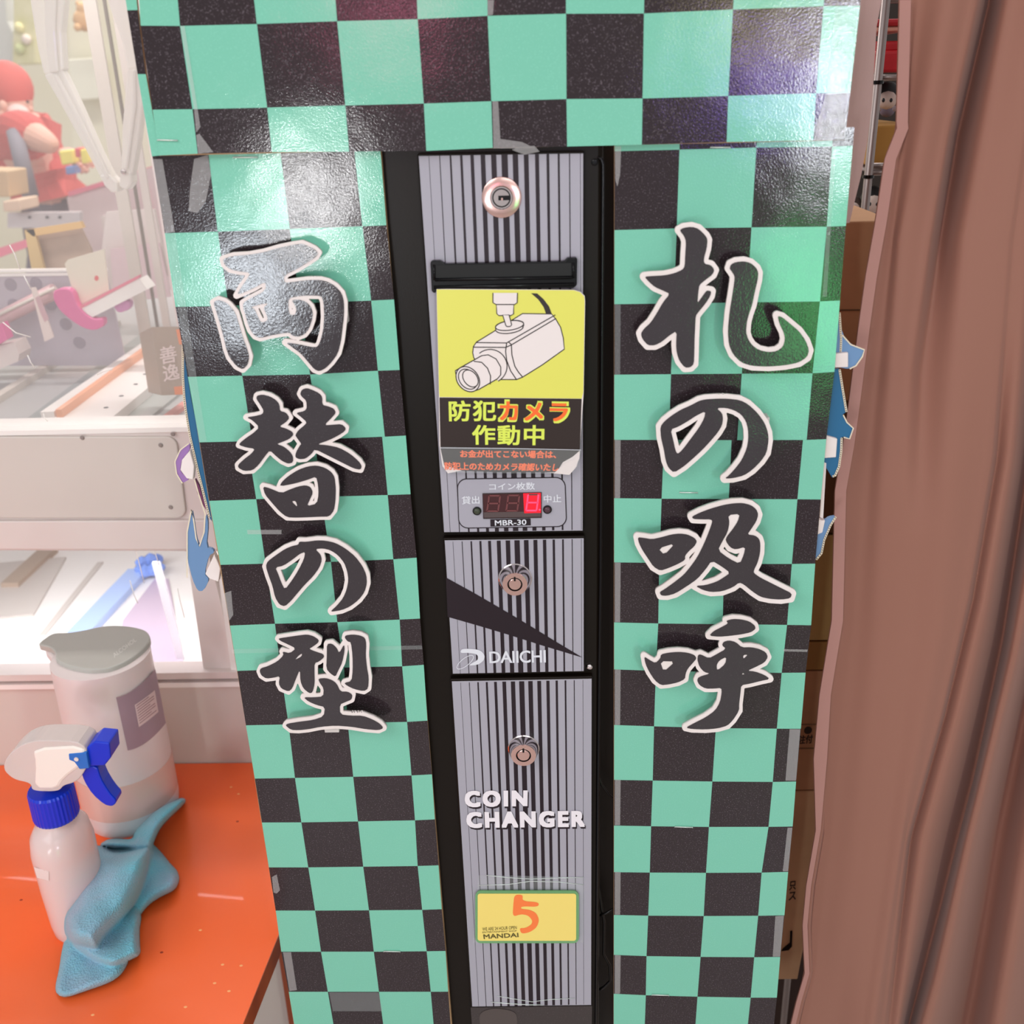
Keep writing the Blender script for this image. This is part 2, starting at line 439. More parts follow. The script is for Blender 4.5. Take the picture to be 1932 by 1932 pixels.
# --- right board
RR = [
 [(1159.6,250),(1283,247),(1430,243),(1573,241),(1612,240)],
 [(1159.6,285.4),(1282,282.3),(1427,278.4),(1570,276.4),(1609,275)],
 [(1159.4,434.2),(1276.8,431),(1417.9,429),(1560,427.7),(1596,426.4)],
 [(1159.2,574),(1271.6,572.5),(1409,570.5),(1547,568.8),(1584.8,567)],
 [(1159,707),(1266,706),(1399.7,705),(1533,704.3),(1574.4,701.8)],
 [(1159,829.9),(1262,830),(1390.7,830.5),(1522,830),(1559,828.6)],
 [(1158.8,940),(1248.3,941),(1375,941.5),(1504.5,942),(1548.6,942.4)],
 [(1158.8,1061),(1244,1062),(1366,1064),(1494,1064),(1538,1063.5)],
 [(1158.8,1174.3),(1241.9,1176.3),(1363.5,1177.6),(1485,1179),(1530.4,1179.7)],
 [(1158.7,1263),(1237.5,1265.6),(1357,1268),(1474.8,1269.5),(1520,1269)],
 [(1158.7,1367.9),(1234,1370.4),(1350.6,1373.8),(1465.7,1374.8),(1511,1375)],
 [(1158.6,1471.4),(1231.5,1472.7),(1344,1474.5),(1458,1475.3),(1502,1474.5)],
 [(1158.5,1557.6),(1228.4,1558.9),(1337.6,1560.2),(1450,1560),(1495.5,1559.4)],
 [(1158.4,1645.5),(1226,1646.3),(1332,1646.8),(1437,1646.3),(1487,1645)],
 [(1158.3,1726.3),(1223,1727.6),(1327.7,1728.3),(1430.5,1727.8),(1480,1727)],
 [(1158.2,1801.6),(1219.8,1803.9),(1321.8,1805.4),(1423,1806),(1472,1805.5)],
 [(1158,1875),(1218.5,1877.7),(1316,1880.5),(1416.3,1882.3),(1465.7,1882.3)],
 [(1158,1946),(1216,1948),(1311,1950),(1409,1952),(1458,1952)],
 [(1158,2030),(1213,2030),(1305,2030),(1401,2030),(1451,2030)]]
RR5 = [(1159,829.9),(1253,830),(1380.3,830.5),(1515,830),(1559,828.6)]
rows = [(RR[i], RR[i + 1]) for i in range(len(RR) - 1)]; rows[5] = (RR5, RR[6])
rb = thing('checkered_board', P(1300, 2030, YB), 'tall green and black checkered cardboard panel right of the coin changer, beside the mauve curtain', 'board')
check_sheet(rows, 1, YB, rb)
slab('backing_card', [(1159.6,250),(1612,241),(1559,829),(1451,2030),(1158,2030)], YB + .0006, .006, CARD, rb)
for s in ((1340,278,1378,278),(1282,929,1316,929.5),(1273,1560,1307,1561),(1230,1877,1262,1878)): staple(*s, YB, rb)
tape([(1160,276),(1172,276),(1170,330),(1165,352),(1161,340)], YB, rb)
for y0, y1 in ((574,707),(830,940),(1061,1174),(1263,1368),(1471,1557),(1645,1726),(1802,1875)):
    tape([(1160,y0),(1171,y0 + 1),(1170,y1),(1160,y1)], YB, rb, TAPE if y0 > 700 else TAPE2)
tape([(1490,1376),(1510,1376),(1502,1473),(1482,1473)], YB, rb); tape([(1486,1562),(1495,1562),(1487,1644),(1477,1644)], YB, rb)
tape([(1463,1729),(1479,1728),(1472,1805),(1458,1805)], YB, rb); tape([(1478,1225),(1524,1226),(1523,1230),(1478,1229)], YB, rb)
tape([(1569,276),(1577,276),(1560,560),(1552,560)], YB, rb, TAPE2)
# --- top board, a little in front of both
YTB = .744
TR0 = [(258,-60),(330,-60),(472,-64),(628,-68),(784,-72),(919,-75),(1067,-78),(1217,-82),(1390,-88),(1562,-94),(1632,-95)]
TR1 = [(265.4,48.4),(339.6,49),(484.6,45.3),(636,40),(788,36.2),(920,29.8),(1068,25.9),(1215,25.4),(1383,18),(1554,11.6),(1622.6,10.9)]
TR2 = [(287.9,207),(363,206),(504,203),(651.5,199),(799.6,195.4),(927,191),(1068.8,186.9),(1212.3,185.8),(1374,181),(1539.7,176),(1604,175)]
TR3 = [(300,293.5),(373,290),(513,287),(658.7,286),(804.3,284.7),(929.6,279),(1070,276.4),(1211,273),(1371,268),(1534.6,265),(1594,264)]
tb = thing('checkered_board', P(900, 285, YTB), 'wide green and black checkered cardboard header board across the top', 'board')
check_sheet([(TR0, TR1), (TR1, TR2), (TR2, TR3)], 1, YTB, tb)
slab('backing_card', [(258,-60),(1632,-95),(1594,264.5),(929.6,279.5),(300,294)], YTB + .0006, .005, CARD, tb)
# paper folded round its left edge
FB = [(252,-60),(259.5,19),(275,140),(294,248),(300,293.5)]; FO = [(228,-60),(240,19.4),(259.4,139.8),(278,248),(286.6,295)]
ob = mesh('printed_sheet', [P(*q, YTB + .001) for q in FO + FB], [(i, i + 5, i + 6, i + 1) for i in range(4)], [GREEN, BLACK], tb, midx=[0, 1, 0, 0])
for p in ob.data.polygons:
    if p.normal.y > 0: p.flip()
slab('backing_card', FO + FB[::-1], YTB + .0014, .003, CARD, tb)
staple(297, 264, 335, 265, YTB, tb)
tape([(340,49),(348,49),(378,240),(370,250),(366,206)], YTB, tb); tape([(370,255),(376,252),(402,287),(374,290)], YTB, tb)
tape([(920,0),(932,0),(930,28),(920,29)], YTB, tb); tape([(929,191),(940,191),(944,262),(985,268),(1010,280),(931,280)], YTB, tb)
tape([(1576,12),(1582,12),(1556,262),(1550,262)], YTB, tb, TAPE2); tape([(1582,12),(1620,11),(1600,180),(1594,262),(1556,263)], YTB, tb, TAPE2)
tape([(1558,180),(1600,176),(1592,262),(1536,264),(1540,238)], YTB, tb)  # pale clear patch over the black corner cell stands in for its glare
tape([(966,283),(976,278),(1008,275),(1018,286),(990,292)], YTB, tb)

# ================================================================== kanji cut-outs
def crop(org, s, pts): return [(org[0] + x / s, org[1] + y / s) for x, y in pts]
R3 = ((1150, 200), 3.864); R4 = ((1150, 650), 3.864); R5 = ((1150, 1100), 3.864)
L1 = ((330, 420), 4.2933); L2 = ((360, 700), 4.2933); L3 = ((400, 980), 4.2933)
CH = {}
CH['fuda'] = (R3, 8.6, [
 [(510,905),(540,888),(600,880),(650,895),(700,945),(715,975),(708,1040),(688,1110),(690,1150),(740,1160),(765,1195),(750,1230),(690,1275),(655,1305),(648,1350),(640,1440),(668,1400),(700,1355),(712,1345),(742,1350),(735,1385),(700,1440),(650,1500),(628,1530),(625,1600),(620,1700),(618,1800),(615,1880),(590,1905),(550,1908),(510,1860),(490,1800),(485,1740),(490,1640),(440,1670),(380,1720),(330,1745),(280,1745),(240,1700),(228,1660),(250,1625),(300,1580),(345,1510),(390,1430),(440,1370),(400,1350),(330,1320),(285,1280),(255,1245),(300,1240),(400,1235),(470,1220),(530,1195),(548,1170),(552,1080),(558,990),(545,950)],
 [(875,1185),(885,1155),(920,1138),(980,1132),(1030,1145),(1070,1180),(1085,1215),(1080,1270),(1060,1350),(1040,1450),(1015,1520),(1000,1580),(995,1650),(1010,1700),(1040,1745),(1090,1780),(1160,1795),(1220,1788),(1265,1755),(1280,1700),(1270,1650),(1240,1590),(1225,1530),(1260,1540),(1320,1590),(1380,1640),(1430,1710),(1455,1780),(1440,1830),(1380,1870),(1280,1890),(1160,1900),(1040,1895),(960,1870),(900,1810),(870,1740),(862,1640),(875,1500),(895,1380),(910,1280),(912,1240),(890,1205)]])
CH['no_right'] = (R4, 8.2, [
 [(655,410),(700,400),(780,395),(860,395),(950,405),(1010,435),(1080,500),(1130,570),(1155,640),(1160,700),(1145,790),(1105,850),(1040,915),(980,955),(900,975),(840,978),(870,955),(920,900),(965,840),(1000,760),(1012,690),(1010,620),(995,560),(960,510),(910,480),(850,462),(780,463),(820,500),(828,540),(820,590),(790,640),(740,700),(680,765),(610,830),(540,890),(470,935),(430,900),(410,850),(395,760),(375,680),(370,600),(400,560),(450,520),(520,475),(590,445)],
 [(700,485),(690,540),(650,610),(590,690),(530,770),(495,800),(480,770),(465,700),(445,620),(500,600),(570,560),(630,520)]])
CH['suu'] = (R4, 8.0, [
 [(205,1405),(250,1410),(310,1420),(380,1405),(450,1385),(510,1378),(570,1385),(620,1410),(638,1435),(620,1470),(580,1505),(550,1540),(552,1570),(500,1600),(430,1630),(370,1650),(320,1620),(280,1560),(240,1500),(215,1450)],
 [(355,1487),(480,1448),(400,1535)],
 [(600,1255),(660,1225),(740,1195),(830,1170),(900,1158),(970,1155),(1030,1170),(1070,1200),(1085,1240),(1070,1290),(1030,1350),(1005,1385),(1060,1392),(1090,1415),(1100,1450),(1098,1520),(1080,1590),(1055,1640),(1050,1665),(1100,1700),(1180,1740),(1260,1780),(1330,1815),(1320,1850),(1250,1860),(1170,1855),(1100,1840),(1040,1800),(980,1750),(945,1735),(900,1770),(820,1800),(740,1805),(680,1790),(625,1760),(700,1755),(780,1730),(830,1700),(880,1665),(820,1620),(745,1575),(700,1640),(640,1710),(560,1765),(480,1815),(420,1832),(375,1830),(365,1805),(400,1785),(470,1735),(540,1680),(590,1620),(640,1550),(690,1450),(730,1350),(750,1290),(740,1275),(660,1275),(610,1272)],
 [(865,1243),(950,1235),(935,1290),(895,1350),(855,1400),(845,1430),(880,1480),(920,1495),(990,1475),(980,1530),(950,1600),(870,1560),(790,1500),(820,1440),(860,1370),(875,1300)]])
CH['ko'] = (R5, 6.6, [
 [(725,385),(760,350),(820,320),(865,295),(850,275),(900,262),(960,265),(1020,280),(1060,310),(1065,335),(1030,360),(960,375),(880,385),(800,392)],
 [(252,535),(290,560),(335,585),(370,550),(375,520),(430,508),(500,502),(570,508),(620,525),(635,550),(610,580),(570,625),(555,660),(550,700),(500,725),(430,740),(375,745),(330,710),(290,650),(262,590)],
 [(368,570),(480,572),(395,648)],
 [(645,525),(665,520),(725,550),(780,520),(850,480),(820,455),(830,430),(870,418),(920,430),(965,470),(1030,468),(1090,480),(1140,505),(1155,540),(1130,580),(1060,615),(1005,640),(1060,645),(1130,670),(1170,700),(1100,715),(1020,735),(960,745),(955,800),(945,880),(945,930),(900,1000),(860,1040),(790,1060),(700,1068),(600,1065),(555,1055),(620,1020),(700,980),(770,930),(805,870),(818,800),(815,765),(760,770),(700,770),(655,745),(638,710),(650,685),(735,660),(690,650),(655,610),(640,560)],
 [(852,538),(845,590),(785,640),(780,600),(800,565)], [(975,525),(1010,522),(975,555)], [(965,668),(985,665),(972,655)]])
CH['ryou'] = (L1, 6.4, [
 [(388,295),(470,270),(600,262),(720,240),(840,205),(960,180),(1030,170),(1080,190),(1130,215),(1162,245),(1140,280),(1080,320),(1000,370),(880,430),(888,490),(960,480),(1080,465),(1180,465),(1240,480),(1300,515),(1350,570),(1370,640),(1370,750),(1355,880),(1345,960),(1320,1060),(1270,1130),(1220,1180),(1170,1205),(1130,1190),(1080,1130),(1020,1060),(950,1010),(895,970),(1000,985),(1140,1015),(1170,985),(1200,880),(1210,760),(1203,640),(1185,592),(1080,590),(1000,595),(920,612),(918,690),(930,750),(975,748),(985,700),(965,655),(945,630),(1000,622),(1060,640),(1100,680),(1118,730),(1110,790),(1085,860),(1050,905),(1000,925),(950,915),(930,890),(850,900),(770,915),(690,935),(650,920),(610,870),(585,800),(570,740),(555,700),(550,650),(620,610),(735,550),(735,475),(640,530),(500,590),(540,520),(590,450),(610,405),(520,395),(450,380),(400,340)],
 [(612,685),(690,662),(762,650),(715,690),(740,740),(755,790),(700,815),(670,760),(645,700)],
 [(310,645),(350,625),(400,640),(440,670),(490,730),(520,830),(550,930),(580,1010),(603,1085),(590,1150),(550,1190),(500,1165),(440,1090),(415,1020),(395,930),(365,820),(335,720)]])
CH['kae'] = (L2, 6.0, [
 [(530,225),(535,200),(580,190),(640,205),(690,235),(718,270),(722,325),(770,335),(800,380),(770,415),(715,450),(770,465),(820,490),(832,515),(800,550),(740,575),(695,592),(750,610),(800,650),(828,690),(828,740),(790,752),(740,730),(690,690),(640,642),(600,690),(550,760),(500,805),(430,810),(385,785),(382,760),(430,715),(490,670),(520,630),(450,620),(390,600),(400,580),(450,540),(510,500),(555,455),(500,400),(450,375),(520,365),(580,350),(590,320),(560,270)],
 [(885,185),(900,150),(940,138),(990,155),(1040,180),(1065,210),(1065,275),(1110,285),(1160,305),(1175,340),(1140,380),(1080,440),(1150,435),(1220,430),(1255,460),(1250,485),(1200,520),(1120,560),(1020,595),(1100,600),(1200,620),(1290,670),(1360,730),(1385,770),(1375,800),(1320,790),(1220,740),(1120,690),(1005,632),(980,670),(930,710),(880,715),(846,700),(850,660),(885,600),(895,590),(858,540),(846,520),(870,480),(920,440),(940,415),(890,370),(850,340),(920,325),(940,300),(935,240),(900,210)],
 [(583,935),(640,950),(735,990),(800,960),(870,935),(930,925),(970,940),(990,985),(965,1040),(940,1095),(1020,1075),(1035,1000),(1030,920),(1015,855),(950,880),(850,910),(720,935),(735,900),(790,850),(870,800),(950,772),(1020,765),(1090,785),(1140,820),(1165,860),(1175,950),(1172,1050),(1160,1130),(1120,1180),(1050,1180),(950,1185),(850,1188),(780,1185),(720,1140),(650,1060),(600,1000)],
 [(815,1055),(850,1052),(865,1105)]])
CH['no_left'] = (L3, 6.6, [
 [(700,205),(705,180),(760,182),(850,170),(920,172),(1000,190),(1080,235),(1160,300),(1220,380),(1250,450),(1255,520),(1235,590),(1190,650),(1120,705),(1050,735),(970,748),(965,740),(1010,700),(1060,640),(1090,570),(1105,490),(1095,420),(1070,350),(1020,290),(960,250),(900,235),(835,240),(880,285),(890,330),(870,390),(820,460),(750,530),(690,600),(640,660),(590,705),(545,690),(510,630),(490,540),(460,460),(435,380),(450,340),(510,295),(590,240),(650,215)],
 [(755,262),(745,320),(700,410),(650,490),(590,570),(560,510),(535,440),(512,390),(580,375),(660,320),(710,280)]])
CH['kata'] = (L3, 5.8, [
 [(535,965),(600,955),(700,940),(770,932),(820,945),(865,975),(860,1000),(810,1035),(785,1050),(850,1075),(900,1090),(910,1115),(870,1150),(830,1165),(830,1240),(832,1330),(815,1400),(790,1410),(740,1370),(715,1310),(712,1215),(680,1290),(650,1370),(620,1395),(560,1370),(540,1330),(550,1270),(500,1282),(440,1290),(400,1265),(385,1230),(395,1205),(450,1190),(530,1150),(580,1100),(570,1070),(630,1085),(680,1045),(610,1010),(555,985)],
 [(670,1140),(700,1105),(730,1085),(725,1110)],
 [(930,1010),(970,1005),(1010,1040),(1030,1085),(1070,1010),(1075,1060),(1055,1160),(1020,1230),(1000,1275),(960,1250),(925,1210),(930,1100)],
 [(1075,960),(1080,940),(1140,932),(1200,940),(1240,960),(1250,1010),(1245,1100),(1255,1200),(1270,1280),(1265,1370),(1230,1392),(1150,1375),(1090,1345),(1070,1325),(1130,1310),(1140,1220),(1138,1100),(1125,995),(1100,990)],
 [(860,1290),(920,1285),(970,1300),(1010,1330),(1040,1395),(1100,1395),(1138,1420),(1130,1460),(1080,1480),(1035,1500),(1038,1580),(1120,1590),(1220,1590),(1300,1620),(1360,1655),(1390,1690),(1350,1708),(1250,1700),(1130,1680),(1000,1670),(880,1680),(780,1700),(700,1708),(640,1705),(595,1670),(610,1655),(700,1640),(820,1625),(905,1595),(915,1520),(850,1505),(780,1475),(740,1440),(820,1442),(900,1435),(905,1370),(870,1320)]])
LAB = {'fuda': ('black brush-style character 札 with white border, topmost on the right board', [(1290,520),(1400,660)]),
 'no_right': ('black brush-style character の with white border, second down on the right board', [(1270,850),(1440,800)]),
 'suu': ('black brush-style character 吸 with white border, third down on the right board', [(1240,1045),(1390,1080)]),
 'ko': ('black brush-style character 呼 with white border, lowest on the right board', [(1250,1270),(1380,1290)]),
 'ryou': ('black brush-style character 両 with white border, topmost on the left board', [(520,500),(640,600)]),
 'kae': ('black brush-style character 替 with white border, second down on the left board', [(510,830),(600,820),(590,960)]),
 'no_left': ('black brush-style character の with white border, third down on the left board', [(540,1120),(675,1090)]),
 'kata': ('black brush-style character 型 with white border, lowest on the left board', [(545,1260),(680,1280),(625,1370)])}
YL = YB - .015
for k, (cr_, wpx, polys) in CH.items():
    pp = [chaikin(crop(*cr_, p), 1) for p in polys]
    raw = [crop(*cr_, p) for p in polys]
    xs_ = [x for p in raw for x, _ in p]; ys_ = [y for p in raw for _, y in p]
    xs = np.arange(min(xs_) - 16, max(xs_) + 17, 1.5); ys = np.arange(min(ys_) - 16, max(ys_) + 17, 1.5)
    GX, GY = np.meshgrid(xs, ys)
    D = sdf(raw, GX, GY)
    cxm, cym = (min(xs_) + max(xs_)) / 2, (min(ys_) + max(ys_)) / 2
    t = thing('kanji_cutout', P(cxm, cym, YB - .006), LAB[k][0], 'letter', 'brush-style cut-out characters on the checkered boards')
    filled('white_card', contours(D, xs, ys, wpx), YL, .0035, WHITE, t, clean=1.2)
    filled('ink_face', pp, YL - .0004, 0, INK, t, clean=0)
    for sx_, sy_ in LAB[k][1]:
        a = P(sx_ - 12, sy_ + 12, YL + .0035); b = P(sx_ + 12, sy_ - 12, YL + .0035)
        box('foam_spacer', (a.x, YL + .0035, a.z), (b.x, YB - .0002, b.z), FOAM, t)

# ================================================================== coin changer
YC = .7575                                          # black front of the casing
YPL = .7520                                         # front of the three plates
cc = thing('coin_changer', (P(950, 1900, YC).x, YC + .12, 0), 'black upright coin changer with three grey striped plates, key locks and a red digit display', 'coin changer')
xl = P(705, 700, YC).x; xr = P(1137, 700, YC).x
box('casing', (xl, YC, 0), (xr, YC + .26, P(900, 262, YC).z), BLKMETAL, cc, bevel=.004)
DARKBR = mat('dark_backboard', C(26, 18, 10), rough=.5)
xq = P(1180, 700, YC).x
box('back_board', (xr - .01, YC + .03, 0), (xq + .01, YC + .045, P(1150, 262, YC).z), DARKBR, cc)
# thin raised rim on the right side of the casing
tube('edge_rim', [P(1128, 297, YC - .001), P(1135, 300, YC - .001), P(1138, 312, YC - .001), P(1137, 500, YC - .001), P(1133, 1100, YC - .001), P(1128, 1500, YC - .001), P(1124, 1932, YC - .001)], .0013, BLKPLASTIC, cc, n=8)
lathe('rivet', [(.0025, 0), (.0022, .001), (.001, .0016)], P(1122, 306, YC), (0, -1, 0), BLKPLASTIC, cc, n=12)
lathe('rivet', [(.0028, 0), (.0026, .002), (.0012, .003)], P(1112, 1257, YC), (0, -1, 0), CHROME, cc, n=12)
# cables in the gap right of the plates
CABLE = mat('cable', C(12, 10, 10), rough=.35)
tube('cable', [P(x, y, YC + .012) for x, y in ((1126,1455),(1135,1480),(1150,1500),(1166,1512))], .0012, CABLE, cc, n=8)
tube('cable', [P(x, y, YC + .012) for x, y in ((1124,1650),(1133,1700),(1140,1740),(1139,1800),(1150,1820),(1152,1850),(1140,1862),(1126,1870))], .0014, CABLE, cc, n=8)
tube('cable', [P(x, y, YC + .01) for x, y in ((1130,1728),(1145,1722),(1162,1712))], .0012, CABLE, cc, n=8)
WF = [.035, .075, .16, .22, .31, .42, .48, .58, .50, .43, .36, .25, .18, .09, .035]
def plate(outline, first, last, ref, keep, label=None):
    """outline px (TL, TR, BR, BL); first, last: px x of the outermost printed lines at row ref; keep: (y0,y1) pixel span of the stripes"""
    pl = slab('door_plate', outline, YPL, .0052, BLKMETAL, cc, bevel=.0008)
    TL, TR, BR, BL = [np.array(q, float) for q in outline]
    fx, fy = 3.0, 4.5
    face = [TL + (fx, fy), TR + (-fx * .6, fy), BR + (-fx * .6, -2), BL + (fx, -2)]
    sheet('grey_face', [face], YPL - .0002, GREY, pl)
    a = P(first, ref, YPL).x; b = P(last, ref, YPL).x; pit = (b - a) / 14
    V, Fs = [], []
    for k in range(15):
        c = a + pit * k; w = pit * WF[k] / 2
        for (y0, y1) in keep:
            zt = P((first + last) / 2 + (k - 7) * 17, y0 - (k - 7) * .36, YPL).z; zb = P((first + last) / 2 + (k - 7) * 17, y1 - (k - 7) * .36, YPL).z
            o = len(V); V += [(c - w, YPL - .0004, zt), (c + w, YPL - .0004, zt), (c + w, YPL - .0004, zb), (c - w, YPL - .0004, zb)]; Fs.append((o, o + 3, o + 2, o + 1))
    st = mesh('printed_stripes', V, Fs, PRINTBLK, pl)
    for p in st.data.polygons:
        if p.normal.y > 0: p.flip()
    return pl
def lk(cpx, cpy, r0, r1, depth, facecol, parent, slot):
    """round lock: base radius r0 px, face radius r1 px standing depth metres proud"""
    c = P(cpx, cpy, YPL); m_ = (P(cpx + 10, cpy, YPL) - P(cpx, cpy, YPL)).length / 10
    R0, R1 = r0 * m_, r1 * m_
    k = lathe('key_lock', [(R0 * 1.06, -.0005), (R0 * 1.06, .0006), (R0, .0012), (R0 * .99, depth * .25), (R1 * 1.06, depth * .82), (R1, depth), (R1 * .62, depth), (R1 * .60, depth - .0012)], c, (0, -1, 0), CHROME, parent, n=40, cap=False)
    y = YPL - depth
    def disc(nm, r, yy, m): return lathe(nm, [(r, 0), (r, .0003)], (c.x, yy, c.z), (0, -1, 0), m, k, n=36)
    lathe('lock_face', [(R1 * .60, 0), (R1 * .98, 0), (R1 * .98, .0004), (R1 * .60, .0004)], (c.x, y - .0001, c.z), (0, -1, 0), facecol, k, n=40, cap=False)
    disc('key_hole', R1 * .60, y + .0012, BLKPLASTIC)
    lathe('lock_core', [(R1 * .50, 0), (R1 * .50, .0014), (R1 * .46, .0018)], (c.x, y + .0012, c.z), (0, -1, 0), facecol, k, n=32)
    yf = y - .0008
    if slot == 'tube':
        box('key_notch', (c.x - R1 * .07, yf - .0002, c.z + R1 * .32), (c.x + R1 * .07, yf + .002, c.z + R1 * .66), BLKPLASTIC, k)
    else:
        box('key_notch', (c.x - R1 * .08, yf - .0002, c.z - R1 * .08), (c.x + R1 * .36, yf + .002, c.z + R1 * .10), BLKPLASTIC, k)
        box('key_notch', (c.x + R1 * .05, yf - .0004, c.z - R1 * .02), (c.x + R1 * .10, yf + .001, c.z + R1 * .12), COPPER, k)
    return k
# ---- upper plate
p1 = plate([(787,290), (1102,285), (1101,1003), (835,1006)], 700 + 443 / 4.025, 700 + 1590 / 4.025, 310, [(291, 1002)])
c = P(946.5, 372.3, YPL); m_ = (P(956, 372, YPL) - P(946, 372, YPL)).length / 10
k1 = lathe('key_lock', [(m_ * 38, 0), (m_ * 37, .0012), (m_ * 35, .0016), (m_ * 21, .0018)], c, (0, -1, 0), COPPER, p1, n=44)
lathe('lock_core', [(m_ * 21.5, .0015), (m_ * 21.5, .003), (m_ * 20, .0036), (m_ * 17.5, .0036), (m_ * 17, .003), (m_ * 15.5, .003), (m_ * 15, .0036), (m_ * 2, .0037)], c, (0, -1, 0), CHROME, k1, n=40)
lathe('black_ring', [(m_ * 17.4, .0030), (m_ * 17.4, .0035), (m_ * 15.2, .0035)], c, (0, -1, 0), BLKPLASTIC, k1, n=40)
box('key_notch', (c.x - m_ * 6, YPL - .0041, c.z - m_ * 4.5), (c.x + m_ * 16, YPL - .003, c.z + m_ * 4), BLKPLASTIC, k1)
box('key_notch', (c.x - m_ * .5, YPL - .0042, c.z - m_ * 4.5), (c.x + m_ * 2.5, YPL - .003, c.z + m_ * 0), COPPER, k1)
# ---- bill slot: a raised black mouth
A = lambda x, y: (700 + x / 4.025, 260 + y / 4.025)
slotp = [A(450,950), A(458,935), A(525,932), A(560,957), A(1470,937), A(1490,912), A(1560,910), A(1566,925), A(1563,1120), A(1540,1142), A(1500,1146), A(1490,1142), A(492,1158), A(490,1180), A(470,1178), A(460,1160)]
bs = slab('bill_slot', slotp, YPL - .0055, .0055, BLKPLASTIC, p1, bevel=.0008)
hole = mat('slot_dark', C(4, 3, 4), rough=.6)
slab('slot_opening', [A(492,968), A(1520,950), A(1520,1058), A(490,1070)], YPL - .0058, .0006, hole, bs)
tube('slot_lip', [P(*A(486,1078), YPL - .006), P(*A(1528,1060), YPL - .006)], .0012, BLKPLASTIC, bs, n=10)
tube('slot_lip', [P(*A(478,1135), YPL - .0055), P(*A(1545,1112), YPL - .0055)], .0014, BLKPLASTIC, bs, n=10)
tube('slot_rib', [P(*A(478,965), YPL - .0058), P(*A(482,1080), YPL - .0058)], .0009, BLKPLASTIC, bs, n=8)
tube('slot_rib', [P(*A(1536,950), YPL - .0058), P(*A(1540,1065), YPL - .0058)], .0009, BLKPLASTIC, bs, n=8)
# ---- display box
B = lambda x, y: (780 + x / 4.83, 720 + y / 4.83)
def rr(x0, y0, x1, y1, r, sl=-.016, lean=.035): return [B(x + (y - y0) * lean, y + (x - x0) * sl) for x, y in rrect(x0, y0, x1, y1, r, 7)]
dp = sheet('display_panel', [rr(395, 884, 1385, 1340, 88)], YPL - .0006, PRINTBLK, p1)
sheet('panel_face', [rr(404, 893, 1376, 1331, 80)], YPL - .0008, GREY, dp)
dw = slab('display_window', [B(629,1022), B(1168,1010), B(1169,1240), B(636,1250)], YPL - .0016, .001, mat('display_brown', C(66, 30, 34), rough=.18, spec=.6), p1)
sheet('window_frame', [[B(*a_) for a_ in q] for q in ribbon([(632,1024),(1165,1013),(1166,1238),(639,1247)], 9, True)], YPL - .0018, LINEBLK, dw)
sheet('window_band', [[B(640,1192), B(1160,1182), B(1160,1232), B(644,1240)]], YPL - .0017, mat('window_grey', C(84, 70, 70), rough=.3), dw)  # greyer band along the foot of the display window
def digit(x, y, w, h, on, lit, dead, par):
    s = w * .28
    seg = {'a': (x, y, x + w, y), 'b': (x + w, y, x + w - s * .3, y + h / 2), 'c': (x + w - s * .3, y + h / 2, x + w - s * .7, y + h), 'd': (x - s * .7, y + h, x + w - s * .7, y + h), 'e': (x - s * .3, y + h / 2, x - s * .7, y + h), 'f': (x, y, x - s * .3, y + h / 2), 'g': (x - s * .3, y + h / 2, x + w - s * .3, y + h / 2)}
    for kind, mt in ((True, lit), (False, dead)):
        q = []
        for n_k, (a0, b0, a1, b1) in seg.items():
            if (n_k in on) == kind: q += ribbon([(a0, b0), (a1, b1)], 15)
        if q: sheet('digit', [[B(*p) for p in z] for z in q], YPL - (.0021 if kind else .0020), mt, par)
LIT = mat('digit_lit', C(255, 60, 90), rough=.4, emit=(C(255, 40, 70), 2.2))
DEAD = mat('digit_off', C(112, 60, 62), rough=.3)
digit(690, 1040, 100, 140, '', LIT, DEAD, dw); digit(865, 1037, 100, 140, '', LIT, DEAD, dw); digit(1045, 1030, 95, 145, 'bcdefg', LIT, DEAD, dw)
sheet('digit_glow', [[B(1000,1018), B(1160,1014), B(1162,1196), B(1010,1200)]], YPL - .0019, mat('glow_red', C(200, 20, 40), rough=.3, emit=(C(235, 10, 35), .55)), dw)
sheet('digit', [[B(*p) for p in ell(1150, 1168, 9, 9, 14)]], YPL - .0021, LIT, dw)
for (x, y, col) in ((580, 1176, C(62, 68, 54)), (1221, 1163, C(78, 52, 62))):
    b_ = P(*B(x, y), YPL - .0008); lmp = lathe('indicator_lamp', [(.0035, 0), (.0035, .0012), (.0028, .0013)], b_, (0, -1, 0), BLKPLASTIC, dp, n=24)
    lathe('lamp_lens', [(.0027, .0012), (.0022, .0022), (.0010, .0028)], b_, (0, -1, 0), mat('lens_%d' % x, col, rough=.2), dp, n=20)
text('panel_lettering', 'コイン枚数', [B(690,928), B(1105,916), B(1106,984), B(692,990)], YPL - .0011, TXTWHITE, dp, grow=.25)
text('panel_lettering', '貸出', [B(440,1046), B(600,1042), B(602,1112), B(444,1118)], YPL - .0011, TXTWHITE, dp, grow=.25)
text('panel_lettering', '中止', [B(1188,1034), B(1345,1030), B(1347,1100), B(1190,1102)], YPL - .0011, TXTWHITE, dp, grow=.25)
sheet('model_strip', [[B(700,1256), B(1068,1246), B(1070,1310), B(702,1322)]], YPL - .0010, PRINTBLK, dp)
text('model_lettering', 'MBR-30', [B(742,1265), B(1028,1257), B(1028,1304), B(744,1312)], YPL - .0012, TXTWHITE, dp, grow=.3)
